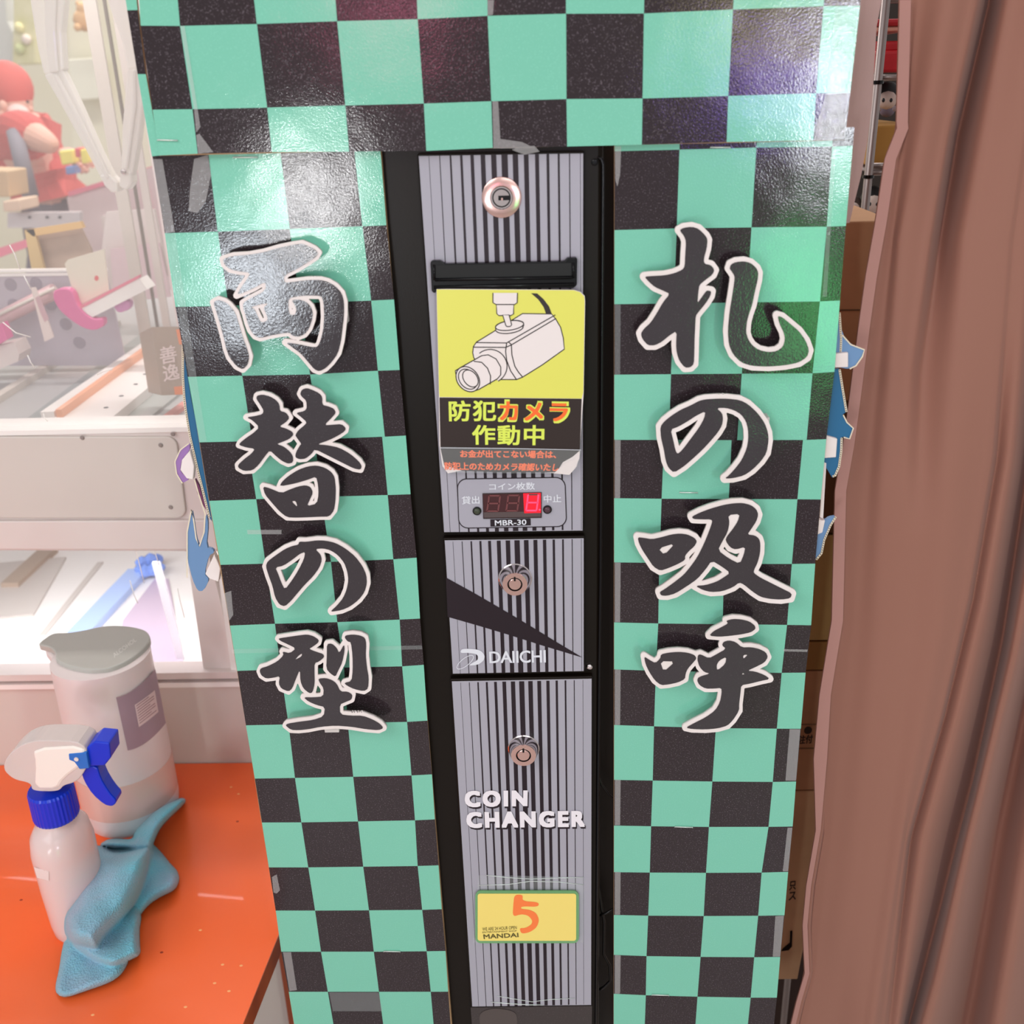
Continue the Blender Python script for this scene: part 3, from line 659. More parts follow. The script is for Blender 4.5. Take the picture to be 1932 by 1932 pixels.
# ---- middle plate
p2 = plate([(836,1015), (1103,1011), (1103,1268), (851.5,1273)], 780 + 360 / 4.83, 780 + 1530 / 4.83, 720 + 1450 / 4.83, [(1019, 1268)])
Cc = lambda x, y: (780 + x / 4.83, 1080 + y / 4.83)
sheet('black_wedge', [[Cc(296,46), Cc(400,104), Cc(560,192), Cc(860,366), Cc(1060,485), Cc(1300,632), Cc(1540,776), Cc(1180,668), Cc(860,566), Cc(600,488), Cc(312,405)]], YPL - .0006, PRINTBLK, p2)
lk(972, 1091.5, 30, 23.5, .0105, COPPER, p2, 'tube')
# maker's emblem
LG = [chaikin([Cc(440,694), Cc(560,698), Cc(620,715), Cc(652,760), Cc(640,805), Cc(590,842), Cc(500,850), Cc(540,822), Cc(585,800), Cc(592,765), Cc(570,742), Cc(500,732), Cc(425,735)], 2)]
filled('emblem', LG, YPL - .0007, 0, TXTWHITE, p2, clean=0)
sheet('emblem_ring', ribbon([Cc(*q) for q in ell(472, 818, 92, 34, 30, rot=-38)], 1.3, True), YPL - .0008, TXTWHITE, p2)
text('maker_lettering', 'DAIICHI', [Cc(692,722), Cc(1202,708), Cc(1205,820), Cc(696,826)], YPL - .0008, TXTWHITE, p2, grow=.5, font_space=.95)
# ---- lower plate
p3 = plate([(849.5,1281), (1118,1276), (1117,1898), (888,1901)], 780 + 430 / 4.83, 780 + 1545 / 4.83, 1080 + 1000 / 4.83, [(1285, 1897)])
lk(988, 1411.5, 28, 23.5, .0105, COPPER, p3, 'tube')
E_ = lambda x, y: (780 + x / 3.9275, 1440 + y / 3.9275)
for s_, q in (('COIN', [(386,212),(838,207),(836,312),(392,320)]), ('CHANGER', [(398,368),(1262,358),(1262,466),(404,474)])):
    text('shadow_lettering', s_, [E_(x + 8, y + 13) for x, y in q], YPL - .0007, PRINTBLK, p3, grow=2.3, font_space=1.26)
    text('title_lettering', s_, [E_(*z) for z in q], YPL - .0010, BOLDWHITE, p3, grow=2.3, font_space=1.26)
for a_, b_, c_, d_2 in ((830,852,846,846), (905,880,880,902)):
    tube('tape_edge', [P(*E_(x, y), YPL - .0007) for x, y in ((485 if a_ > 900 else 540, a_), (700, (a_ + b_) / 2 + 6), (870, b_ + (6 if a_ < 900 else -6)), (1080, (c_ + b_) / 2), (1262, d_2))], .00035, STEEL, p3, n=5)
tube('tape_edge', [P(*E_(x, y), YPL - .0007) for x, y in ((575,1770),(720,1782),(860,1790),(960,1790))], .0004, STEEL, p3, n=5)
tube('tape_edge', [P(*E_(x, y), YPL - .0007) for x, y in ((620,1725),(780,1752),(880,1768),(1020,1750),(1200,1742))], .0003, STEEL, p3, n=5)
slab('tape_film', [E_(480,830), E_(1262,845), E_(1262,1330), E_(440,1330)], YPL - .0012, .0004, TAPE2, p3)
# ---- coin tray below
tray = slab('coin_tray', [(888,1901), (1117,1898), (1115,2030), (897,2030)], YPL + .001, .0045, mat('tray_grey', C(58, 50, 50), rough=.3, speck=(700, C(80, 72, 72), .6)), cc)
filled('tray_recess', [chaikin([E_(485,1870), E_(520,1835), E_(600,1815), E_(720,1830), E_(770,1862), E_(765,1990), E_(500,1990)], 2)], YPL + .0006, 0, mat('tray_light', C(78, 68, 66), rough=.3), tray, clean=0)

# ================================================================== warning sign taped on the upper plate
YS = YPL - .0065
sg = thing('warning_sign', P(965, 720, YS), 'yellow and black security camera warning sign taped below the bill slot', 'sign')
def signp(): return [A(497,1150), A(560,1148), A(1540,1155), A(1590,1170), A(1622,1200), A(1626,1240), A(1615,1932), (1097,800), (1093,860), (1088,880), (1074,896), (1050,893), (1012,889), (870,888), (845,893), (835,880), (829,840), (828,760), A(515,1932), A(500,1300)]
slab('sign_card', signp(), YS, .0012, SIGNWHITE, sg)
sheet('yellow_print', [[A(499,1152), A(1540,1158), A(1586,1172), A(1618,1204), A(1622,1240), A(1612,1932), (1097.5,752), (829.5,749), A(517,1932), A(502,1300)]], YS - .0002, YELLOW, sg)
sheet('black_print', [[(829,750), (1097.5,752.5), (1094,850), (1080,862), (1062,872), (1050,891), (940,891), (872,888), (838,878), (831,845)]], YS - .0002, SIGNBLK, sg)
# camera picture: white shapes and black outlines
def pic(pts, line=4.6, closed=True, fillm=SIGNWHITE, lv=1):
    q = [A(*p) for p in pts]
    if fillm: filled('camera_picture', [q], YS - .0002 - lv * .00008, 0, fillm, sg, clean=0)
    sheet('camera_outline', ribbon(q, line / 4.025 * 1.7, closed), YS - .0002 - lv * .00008 - .00004, LINEBLK, sg)
def arc(cx, cy, rx, ry, a0, a1, rot=0, n=18): return ell(cx, cy, rx, ry, n, a0, a1, rot)
filled('camera_cable', [[A(*p) for p in ((1215,1180),(1262,1182),(1310,1225),(1352,1280),(1373,1336),(1330,1340),(1310,1285),(1270,1228))]], YS - .0003, 0, LINEBLK, sg, clean=0)
body = [(1150,1335),(1372,1338),(1405,1380),(1440,1440),(1460,1520),(1468,1605),(1300,1725),(1150,1818),(1105,1836),(950,1836),(860,1780),(780,1670),(772,1630),(778,1585),(800,1552),(950,1460)]
pic(body, lv=1)
pic([(800,1555),(1030,1558),(1400,1345)], closed=False, fillm=None, lv=2)
pic([(780,1590),(1022,1592),(1062,1575),(1405,1372)], closed=False, fillm=None, lv=2)
pic([(1042,1548),(1068,1572)], closed=False, fillm=None, lv=2)
pic([(1030,1558),(1022,1620),(1030,1690),(1060,1770),(1103,1834)], closed=False, fillm=None, lv=2)
pic([(1066,1575),(1070,1650),(1092,1735),(1120,1780),(1150,1816)], closed=False, fillm=None, lv=2)
pic(arc(905, 1735, 128, 128, -130, 62), closed=False, fillm=SIGNWHITE, lv=2)
pic([(1000,1345),(1048,1345),(1066,1420),(1030,1434)], lv=4)
pic([(945,1462)] + arc(1052, 1428, 108, 38, 168, 352, -8)[::1] + [(1160,1425),(1150,1440)] + arc(1052, 1446, 106, 38, 8, 160, -8), lv=3)
pic(ell(1052, 1425, 108, 36, 30, rot=-8), lv=3.5)
pic([(1000,1345),(1048,1345),(1068,1420),(1058,1432),(1036,1434),(1024,1426)], lv=5)
pic([(952,1258),(1084,1258),(1082,1338),(1060,1350),(970,1350),(955,1335)], lv=4)
pic([(926,1178),(926,1252),(950,1266),(1090,1266),(1110,1252),(1112,1178)], closed=False, lv=5)
pic([(645,1800),(640,1770),(680,1745),(840,1655),(890,1648),(950,1680),(985,1740),(985,1800),(960,1830),(820,1910),(780,1925)], lv=3)
pic([(780,1697),(840,1705),(885,1750),(908,1810),(905,1872)], closed=False, fillm=None, lv=4)
pic(ell(735, 1833, 80, 104, 34, rot=-38), lv=5)
pic(ell(735, 1833, 62, 84, 34, rot=-38), lv=6)
pic(ell(755, 1828, 50, 72, 34, rot=-38), lv=7)
def lt(s, q, m, b, nm='sign_lettering', dy=.0004, fs=1.0): text(nm, s, [B(*z) for z in q], YS - dy, m, sg, grow=b, font_space=fs)
lt('防犯', [(325,178),(752,176),(748,355),(330,358)], TXTYEL, 1.1, fs=1.12)
lt('カメラ', [(776,172),(1418,184),(1412,372),(782,362)], TXTYEL, 3.0, fs=1.15)
lt('カメラ', [(788,184),(1404,196),(1398,358),(794,350)], ORANGE, 1.3, dy=.0006, fs=1.15)
lt('作動中', [(538,398),(1190,400),(1186,578),(542,572)], TXTYEL, 1.1, fs=1.1)
lt('お金が出てこない場合は、', [(425,625),(1300,630),(1298,698),(430,690)], ORANGE, .55)
lt('防犯上のためカメラ確認いたし', [(285,735),(1330,748),(1316,815),(290,802)], ORANGE, .55)
slab('tape_strip', [(830,843), (1097,849), (1090,880), (1074,894), (845,892), (833,878)], YS - .0009, .0004, TAPE2, sg)
sheet('tape_strip', ribbon([(830,845),(960,846),(1096,849)], 1.0), YS - .0010, TXTWHITE, sg)
filled('torn_corner', [[(1045,893), (1062,877), (1074,870), (1084,867), (1094,852), (1093,865), (1085,884), (1074,896)]], YS - .0005, 0, SIGNWHITE, sg, clean=0)

# ================================================================== number card in a clear sleeve
YN = YPL - .0035
nc = thing('number_card', P(993, 1730, YN), 'yellow laminated card with a handwritten orange 5 on the lower striped plate', 'card')
SLV = mat('laminate_green', C(122, 176, 120), rough=.15, alpha=.75)
slab('laminate_sleeve', [E_(*q) for q in rrect(458, 948, 1226, 1334, 40, 4)], YN, .0014, SLV, nc)
sheet('yellow_card', [[E_(*q) for q in rrect(476, 966, 1206, 1316, 18, 4)]], YN - .0003, mat('card_yellow', C(240, 214, 116), rough=.4), nc)
five = [(760,985),(755,1040),(745,1122),(800,1105),(860,1112),(905,1150),(905,1190),(870,1225),(820,1240),(785,1240)]
MK = mat('marker_orange', C(246, 124, 62), rough=.5)
sm = chaikin([(785,1222),(830,1222),(875,1196),(882,1165),(850,1128),(800,1118),(735,1138),(740,1050),(748,975),(812,975),(806,1022),(930,1030),(925,1065),(802,1060),(795,1080),(860,1085),(910,1110),(932,1160),(915,1215),(865,1252),(800,1265)], 2)
filled('marker_five', [[E_(*q) for q in sm]], YN - .0005, 0, MK, nc, clean=0)
tx = mat('card_text', C(92, 84, 40), rough=.5)
text('card_lettering', 'WE ARE 24 HOUR OPEN', [E_(510,1218), E_(765,1206), E_(766,1230), E_(512,1243)], YN - .0006, tx, nc)
text('card_lettering', 'ENTERTAINMENT SHOP', [E_(512,1248), E_(765,1238), E_(765,1248), E_(512,1260)], YN - .0006, tx, nc)
text('card_lettering', 'MANDAI', [E_(518,1270), E_(775,1258), E_(778,1288), E_(522,1302)], YN - .0006, tx, nc, grow=.3)

# ================================================================== blue wave cut-outs on the board edges
BLUE = mat('wave_blue', C(104, 138, 180), rough=.5); DBLUE = mat('wave_dark_blue', C(28, 96, 140), rough=.5)
PURP = mat('wave_purple', C(150, 110, 170), rough=.5); MAROON = mat('wave_maroon', C(110, 50, 90), rough=.5)
EDGE = mat('card_edge', C(222, 208, 186), rough=.8); EDGED = mat('card_flute', C(50, 40, 34), rough=.9)
YW = YB + .008
def edge_line(pts, parent, w=4.0, dots=True, Y=YW):
    sheet('card_edge', ribbon(pts, w), Y - .0006, EDGE, parent)
    if dots:
        q = []
        for a, b in zip(pts, pts[1:]):
            n = max(1, int(math.hypot(b[0] - a[0], b[1] - a[1]) / 4))
            for k in range(n):
                x = a[0] + (b[0] - a[0]) * (k + .5) / n; y = a[1] + (b[1] - a[1]) * (k + .5) / n
                q.append(ell(x, y, .9, 1.3, 6))
        f = sheet('card_flutes', q, Y - .0008, EDGED, parent); f['kind'] = 'stuff'
def foamblk(pts, parent, Y=YW - .003, th=.006): slab('foam_block', pts, Y, th, WHITE, parent, bevel=.0006)
w1 = thing('wave_cutout', P(375, 900, YW), 'dark blue curved corrugated card strip along the left edge of the left board', 'cutout')
slab('card_strip', [(345,643),(352,700),(362,760),(378,830),(392,900),(404,990),(395,976),(373,887),(358,822),(345,710)], YW, .003, DBLUE, w1)
edge_line([(345,643),(345,710),(348,760),(358,822),(373,887),(395,976)], w1)
w2 = thing('wave_cutout', P(345, 875, YW), 'purple crescent-shaped card cut-out curling out beside the left board', 'cutout')
slab('crescent', chaikin([(358,836),(340,850),(330,872),(333,894),(344,912),(358,904),(346,896),(339,887),(343,867),(358,850)], 1), YW, .003, PURP, w2)
edge_line([(356,837),(340,849),(330,871),(333,894),(344,912)], w2, 2.2, False); foamblk([(343,868),(358,850),(366,880),(364,905),(352,903),(340,887)], w2)
w3 = thing('wave_cutout', P(378, 1040, YW), 'blue forked wave cut-out hanging lowest at the left board edge', 'cutout')
slab('wave_tongue', chaikin([(361,961),(353,1004),(353,1053),(363,1093),(373,1115),(384,1115),(395,1093),(385,1083),(394,1048),(404,1043),(402,1036),(389,1033),(393,991),(389,966),(385,1004),(376,1031),(370,1016),(365,979)], 1), YW, .003, BLUE, w3)
slab('maroon_sliver', [(368,904),(376,918),(391,965),(384,955),(372,930)], YW, .003, MAROON, w3)
edge_line([(353,1090),(353,1004),(361,962),(365,980),(370,1016),(376,1031),(385,1004),(387,970),(374,930),(367,905)], w3, 2.4, False)
foamblk([(387,1083),(404,1046),(416,1072),(412,1098),(395,1092)], w3)
w4 = thing('wave_cutout', P(1600, 650, YW), 'blue pointed fin cut-out, highest of those on the right board edge', 'cutout')
slab('fin', chaikin([(1582,588),(1589,630),(1605.5,650),(1632,660),(1628,672),(1616,690),(1603,697),(1570,690),(1572,640)], 1), YW, .003, BLUE, w4)
edge_line([(1584,590),(1587,640),(1586,664)], w4, 4); edge_line([(1589,632),(1605,650),(1631,660),(1627,673),(1615,690),(1603,696)], w4, 2.6, False)
foamblk([(1568,668),(1600.5,665),(1600.5,693),(1568,694)], w4)
w5 = thing('wave_cutout', P(1590, 790, YW), 'long blue two-pointed cut-out in the middle of the right board edge', 'cutout')
slab('fin', [(1560,700),(1584,696),(1592,740),(1598,776),(1590,782),(1598,797),(1611,808),(1603,828),(1589,824),(1588,850),(1584,879),(1577,897),(1570,901),(1563,889),(1550,867)], YW, .003, DBLUE, w5)
edge_line([(1584,697),(1590,735),(1597,777)], w5, 4); edge_line([(1588,826),(1587,852),(1583,880),(1576,897),(1571,899)], w5, 4); edge_line([(1591,783),(1598,797),(1610,808),(1603,828),(1592,825)], w5, 2.4, False)
foamblk([(1552,820),(1580,828),(1577.5,863),(1550,865)], w5)
w6 = thing('wave_cutout', P(1560, 1000, YW), 'small blue hooked cut-out, lowest of those on the right board edge', 'cutout')
slab('fin', chaikin([(1578,974),(1565,976),(1557,982),(1538,982),(1534,1050),(1540,1058),(1549.5,1044),(1554.6,1019),(1567,991)], 1), YW, .003, BLUE, w6)
edge_line([(1577,975),(1567,991),(1555,1019),(1550,1044),(1540,1056)], w6, 3.6)
slab('edge_strip', [(1553,872),(1559,874),(1553,978),(1547,976)], YW - .001, .004, WHITE, w6)
foamblk([(1540,982),(1557,982),(1552,1005),(1540,1010)], w6)

# ================================================================== orange table
def line_at(Y, a, b): t = (Y - a.y) / (b.y - a.y); return a.x + (b.x - a.x) * t
ea, eb = PZ(527, 1760, ZT), PZ(458, 1932, ZT)
xf, xb = line_at(.52, ea, eb), line_at(YF - .002, ea, eb)
ORT = mat('orange_paint', C(255, 106, 44), rough=.3, spec=.5, mottle=(5, C(250, 112, 62), .9), coat=.2)
tbl = thing('orange_table', (-.75, .85, 0), 'low table with a scuffed glossy orange top left of the checkered boards', 'table')
def prism(name, poly, z0, z1, m, parent, bevel=0):
    n = len(poly); V = [(x, y, z0) for x, y in poly] + [(x, y, z1) for x, y in poly]
    Fs = [tuple(range(n))[::-1], tuple(range(n, 2 * n))] + [(i, (i + 1) % n, (i + 1) % n + n, i + n) for i in range(n)]
    return mesh(name, V, Fs, m, parent, bevel=bevel)
prism('table_top', [(-1.35, .52), (xf, .52), (xb, YF - .002), (-1.35, YF - .002)], ZT - .002, ZT, ORT, tbl)
prism('wood_edge', [(-1.35, .52), (xf, .52), (xb, YF - .002), (-1.35, YF - .002)], ZT - .026, ZT - .0021, mat('worn_wood', C(206, 92, 30), rough=.6, mottle=(18, C(160, 60, 16), 1)), tbl)
LEG = mat('leg_paint', C(150, 70, 40), rough=.5)
for lx, ly in ((-1.3, .6), (-1.3, 1.1), (xf - .10, .6), (xf - .06, 1.1)): box('leg', (lx, ly, 0), (lx + .04, ly + .04, ZT - .026), LEG, tbl)
CH1 = mat('scuff_dark', C(150, 40, 20), rough=.7); CH2 = mat('scuff_light', C(255, 180, 120), rough=.7)
for x, y, m_s in ((448,1550,CH1),(305,1797,CH1),(40,1698,CH1),(436,1485,CH2),(450,1498,CH2),(420,1820,CH2),(455,1822,CH2),(432,1870,CH2),(378,1755,CH2),(175,1915,CH2),(405,1855,CH2),(350,1900,CH2)):
    lathe('paint_chip', [(.0015, .0), (.0012, .0003)], PZ(x, y, ZT - .0001), (0, 0, 1), m_s, tbl, n=7, sx=1.4)

# ---- frosted dispenser with a grey spouted lid
B0 = PZ(252, 1530, ZT); Y0 = B0.y
zt0 = P(195, 1228, Y0).z; H0 = zt0 - ZT
mpp = (P(210, 1400, Y0) - P(200, 1400, Y0)).length / 10
FROST = mat('frosted_plastic', C(250, 238, 236), rough=.35, trans=.2, spec=.5)
dsp = thing('liquid_dispenser', B0, 'tall frosted dispenser jug with grey spouted lid behind the spray bottle', 'dispenser')
R0_ = mpp * 88
lathe('body', [(R0_ * .9, 0), (R0_ * .97, .006), (R0_, .02), (R0_ * .99, H0 * .5), (R0_ * .97, H0 * .97), (R0_ * .97, H0 - .006)], B0, (0, 0, 1), FROST, dsp, n=56)
LIQ = mat('pink_liquid', C(250, 190, 178), rough=.3, trans=.1)
lathe('liquid_band', [(R0_ * 1.002, .03), (R0_ * 1.003, H0 * .34)], B0, (0, 0, 1), mat('liquid_glow_tint', C(250, 206, 192), rough=.3, alpha=.7), dsp, n=56, cap=False)  # liquid tint also holds the warm glow low in the jug
lidp = [(70,1214.5),(99,1193),(126,1193.5),(156.5,1189),(190,1181),(218,1179),(251.5,1182),(277,1189),(286,1205),(271,1224),(240,1247),(207,1260.6),(168,1263),(131,1256),(105,1245),(105,1230),(95,1220),(81,1217)]
lp = [PZ(x, y, zt0) for x, y in chaikin(lidp, 2)]
prism('lid', [(v.x, v.y) for v in lp], zt0 - .009, zt0, mat('lid_grey', C(184, 183, 176), rough=.35), dsp, bevel=.0018)
sp = [PZ(x, y + 9, zt0 - .009) for x, y in ((84,1216),(104,1200),(124,1204),(122,1240),(106,1240))]
prism('spout', [(v.x, v.y) for v in sp], zt0 - .022, zt0 - .0091, FROST, dsp, bevel=.003)
def on_cyl(px, py, C0, R):
    v = ray(px, py); a = v[0] ** 2 + v[1] ** 2; b = -2 * (v[0] * C0[0] + v[1] * C0[1]); c = C0[0] ** 2 + C0[1] ** 2 - R * R
    D_ = max(b * b - 4 * a * c, 0); t = (-b - math.sqrt(D_)) / (2 * a); return Vector((v[0] * t, v[1] * t, ZC + v[2] * t))
def cyl_patch(name, q, C0, R, m, parent, n=12, bw=10):
    TL, TR, BR, BL = [np.array(z, float) for z in q]; V, Fs = [], []
    for i in range(n + 1):
        for j in range(n + 1):
            u, w = j / n, i / n; bow = 4 * u * (1 - u)
            p = (TL * (1 - u) + TR * u) * (1 - w) + (BL * (1 - u) + BR * u) * w + np.array([0, bow * bw])
            V.append(on_cyl(p[0], p[1], C0, R))
            if i < n and j < n: k = i * (n + 1) + j; Fs.append((k, k + n + 1, k + n + 2, k + 1))
    return mesh(name, V, Fs, m, parent, smooth=True)
cyl_patch('label_panel', [(219,1316),(293,1262),(313,1364),(241,1416)], B0, R0_ * 1.008, mat('label_mauve', C(172, 148, 160), rough=.4), dsp)
cyl_patch('white_label', [(254,1330),(292,1302),(299,1343),(262,1372)], B0, R0_ * 1.016, mat('label_white', C(232, 208, 208), rough=.5), dsp, bw=1)
LT = mat('label_text', C(150, 96, 104), rough=.6)
for k in range(8):
    u0 = .06; t = (k + .6) / 8.6
    a = np.array([254,1331]) * (1 - t) + np.array([262,1371]) * t; b = np.array([292,1303]) * (1 - t) + np.array([299,1342]) * t
    q0, q1 = a + (b - a) * .07, a + (b - a) * (.92 if k % 3 else .7)
    cyl_patch('printed_line', [q0 + (0, -.2), q1 + (0, -.2), q1 + (0, 1.1), q0 + (0, 1.1)], B0, R0_ * 1.02, LT, dsp, n=6, bw=0)
# lid lettering, lying on the lid
def floor_text(name, s, q, z, m, parent):
    cu = bpy.data.curves.new(name, 'FONT'); cu.body = s; o = bpy.data.objects.new(name, cu); COL.objects.link(o); bpy.context.view_layer.update()
    me = bpy.data.meshes.new_from_object(o.evaluated_get(bpy.context.evaluated_depsgraph_get())); bpy.data.objects.remove(o)
    co = np.array([v.co[:] for v in me.vertices]); x0, y0 = co[:, 0].min(), co[:, 1].min(); x1, y1 = co[:, 0].max(), co[:, 1].max()
    TL, TR, BR, BL = [np.array(z_, float) for z_ in q]
    for v in me.vertices:
        u = (v.co.x - x0) / (x1 - x0); w = (v.co.y - y0) / (y1 - y0); p = (BL * (1 - u) + BR * u) * (1 - w) + (TL * (1 - u) + TR * u) * w
        v.co = PZ(p[0], p[1], z)
    me.materials.clear(); me.materials.append(m); return link(bpy.data.objects.new(name, me), parent)
floor_text('lid_lettering', 'ALCOHOL', [(212,1234),(254,1203),(258,1209),(216,1241)], zt0 + .0003, mat('lid_text', C(228, 226, 220), rough=.4), dsp)

# ---- spray bottle
B1 = PZ(156, 1742, ZT); Y1 = B1.y; mp1 = (P(110, 1600, Y1) - P(100, 1600, Y1)).length / 10
zz = lambda y, x=110: P(x, y, Y1).z - ZT
spb = thing('spray_bottle', B1, 'small clear trigger spray bottle with blue collar, trigger and nozzle', 'bottle')
CLEAR = mat('clear_plastic', C(250, 226, 222), rough=.2, trans=.25, spec=.5)
hb = zz(1545)
body = lathe('body', [(mp1 * 52, 0), (mp1 * 58, .006), (mp1 * 61, .02), (mp1 * 64, hb * .45), (mp1 * 65, hb * .78), (mp1 * 60, hb * .90), (mp1 * 48, hb * .97), (mp1 * 38, hb), (mp1 * 34, hb + .008), (mp1 * 34, hb + .02)], B1, (0, 0, 1), CLEAR, spb, n=48, sy=1, sx=.82)
lathe('liquid', [(mp1 * 50, .004), (mp1 * 59, .022), (mp1 * 61, hb * .40), (mp1 * 2, hb * .401)], B1, (0, 0, 1), mat('spray_liquid', C(250, 176, 166), rough=.25, trans=.15), spb, n=40, sy=1, sx=.82)
STK = [on_cyl(x, y, B1, mp1 * 66) for x, y in ((64,1636),(92,1644),(92,1662),(70,1656))]
mesh('sticker', STK, [(0, 1, 2, 3)], WHITE, spb)
BLUEP = mat('blue_plastic', C(8, 52, 205), rough=.3, spec=.5)
cz0 = P(112, 1538, Y1).z; cz1 = P(100, 1486, Y1).z; ax = (P(100, 1488, Y1).x + B1.x * .0)
ccx = P(101, 1512, Y1).x
V, Fs = [], []; n = 72
prof = [(38, cz0), (39.5, cz0 + .003), (39, cz1 - .003), (37, cz1)]
for r, z in prof:
    for i in range(n):
        rr_ = mp1 * (r + (.9 if i % 2 else 0)); t = 2 * math.pi * i / n; V.append((ccx + rr_ * math.cos(t), Y1 + rr_ * math.sin(t), z))
for k in range(3):
    for i in range(n): j = (i + 1) % n; Fs.append((k * n + i, k * n + j, (k + 1) * n + j, (k + 1) * n + i))
Fs.append(tuple(range(3 * n, 4 * n)))
mesh('collar', V, Fs, BLUEP, spb)
SHR = mat('shroud_white', C(240, 226, 222), rough=.25, trans=.3, spec=.5)
slab('shroud', chaikin([(5,1452),(12,1428),(40,1405),(74,1396),(162,1400),(165,1446),(150,1470),(137,1478),(120,1482),(110,1494),(60,1493),(58,1478),(25,1471)], 2), Y1 - .015, .030, SHR, spb, bevel=.006)
slab('pump_body', chaikin([(60,1412),(160,1406),(160,1440),(120,1470),(108,1490),(64,1490),(66,1440)], 1), Y1 - .0165, .033, mat('pump_white', C(246, 236, 228), rough=.35), spb, bevel=.003)
slab('trigger_bracket', [(129,1423),(163,1420),(168,1450),(150,1452),(140,1438),(130,1434)], Y1 - .0175, .035, mat('mid_blue', C(40, 112, 200), rough=.3), spb, bevel=.001)
slab('nozzle', [(163,1411),(178,1399),(206,1402),(209,1430),(197,1445),(166,1446)], Y1 - .013, .026, BLUEP, spb, bevel=.0015)
slab('trigger', chaikin([(150,1450),(182,1444),(190,1470),(205,1495),(221,1513),(212,1523),(196,1519),(174,1500),(158,1475)], 1), Y1 - .009, .018, BLUEP, spb, bevel=.002)
lathe('pivot', [(mp1 * 4, 0), (mp1 * 4, .001)], P(144.5, 1432, Y1 - .0176), (0, -1, 0), WHITE, spb, n=14)

# ---- turquoise cloth
tw = thing('cleaning_cloth', PZ(220, 1750, ZT), 'crumpled turquoise microfibre cloth on the orange table', 'cloth')
T5 = lambda pts: [(x / 3.45, 1480 + y / 3.45) for x, y in pts]
def towel():
    m = mat('microfibre', C(108, 190, 208), rough=.95, spec=.1, mottle=(11, C(160, 174, 198), .9), sheen=.3)
    nt = m.node_tree; L = nt.links; b = nt.nodes['Principled BSDF']; g = nt.nodes.new('ShaderNodeNewGeometry')
    v = nt.nodes.new('ShaderNodeTexVoronoi'); v.inputs['Scale'].default_value = 520; L.new(g.outputs['Position'], v.inputs['Vector'])
    bp = nt.nodes.new('ShaderNodeBump'); bp.inputs['Strength'].default_value = .9; bp.inputs['Distance'].default_value = .0012
    L.new(v.outputs['Distance'], bp.inputs['Height']); L.new(bp.outputs['Normal'], b.inputs['Normal'])
    lobes = [  # outline, max height, softness px, lift
        (T5([(600,395),(680,400),(760,430),(900,400),(985,380),(1000,440),(975,560),(930,700),(860,820),(760,930),(680,1010),(640,1090),(560,1070),(470,1040),(410,970),(397,850),(440,760),(490,640),(540,520)]), .060, 34, .014),
        (T5([(900,390),(985,375),(1050,440),(1110,515),(1155,560),(1172,620),(1140,690),(1040,735),(960,790),(910,860),(820,860),(800,740),(850,600),(880,480)]), .020, 22, 0),
        (T5([(600,960),(760,860),(880,780),(925,850),(910,940),(912,1040),(917,1110),(840,1150),(740,1195),(640,1165),(540,1110),(455,1040),(480,980)]), .030, 16, .0),
        (T5([(430,960),(540,1040),(640,1110),(745,1150),(850,1130),(800,1230),(720,1290),(560,1345),(430,1390),(370,1370),(357,1320),(385,1200),(400,1090)]), .012, 16, 0),
        (T5([(640,395),(700,355),(760,350),(860,360),(880,300),(930,245),(1010,160),(1100,110),(1190,82),(1215,105),(1180,150),(1110,215),(1040,290),(1005,370),(985,430),(900,440),(820,420),(740,420)]), .022, 14, .03),
    ]
    outs = [chaikin(l[0], 2) for l in lobes]; allp = [p for o in outs for p in o]; st = 2.2
    xs = np.arange(min(p[0] for p in allp) - 5, max(p[0] for p in allp) + 5, st); ys = np.arange(min(p[1] for p in allp) - 5, max(p[1] for p in allp) + 5, st)
    GX, GY = np.meshgrid(xs, ys); U = np.full(GX.shape, 1e9); Hh = np.zeros(GX.shape)
    for o, (_, hm, soft, lift) in zip(outs, lobes):
        D = sdf([o], GX, GY); U = np.minimum(U, D); e = np.clip(-D / soft, 0, 1)
        h = hm * np.sqrt(1 - (1 - e) ** 2) + np.where(e > 0, lift, 0) * np.clip(e * 3, 0, 1)
        Hh = np.maximum(Hh, h)
    eu = np.clip(-U / 14, 0, 1)
    Hh += eu * (.0022 * np.sin((GX * .80 + GY * .6) * .075 + 1.3) + .0007 * np.sin((GX * .9 - GY * .35) * .11))
    K = Hh.copy()
    for _ in range(1):
        K[1:-1, 1:-1] = (Hh[1:-1, 1:-1] * 2 + Hh[:-2, 1:-1] + Hh[2:, 1:-1] + Hh[1:-1, :-2] + Hh[1:-1, 2:]) / 6; Hh = K.copy()
    gy, gx = np.gradient(U, st); idx = -np.ones(U.shape, int); V = []
    for i, j in zip(*np.where(U < st * .9)):
        d = U[i, j]; x, y = GX[i, j], GY[i, j]; h = Hh[i, j]
        if d > -st * .4: x -= gx[i, j] * d; y -= gy[i, j] * d; h = min(h, .002)
        idx[i, j] = len(V); V.append(PZ(x, y, ZT + .0026 + max(0, h)))
    Fs = []
    for i in range(U.shape[0] - 1):
        for j in range(U.shape[1] - 1):
            q = (idx[i, j], idx[i + 1, j], idx[i + 1, j + 1], idx[i, j + 1])
            if min(q) >= 0: Fs.append(q)
    o = mesh('folded_cloth', V, Fs, m, tw, smooth=True)
    s_ = o.modifiers.new('hem', 'SOLIDIFY'); s_.thickness = .0022; s_.offset = -1
towel()

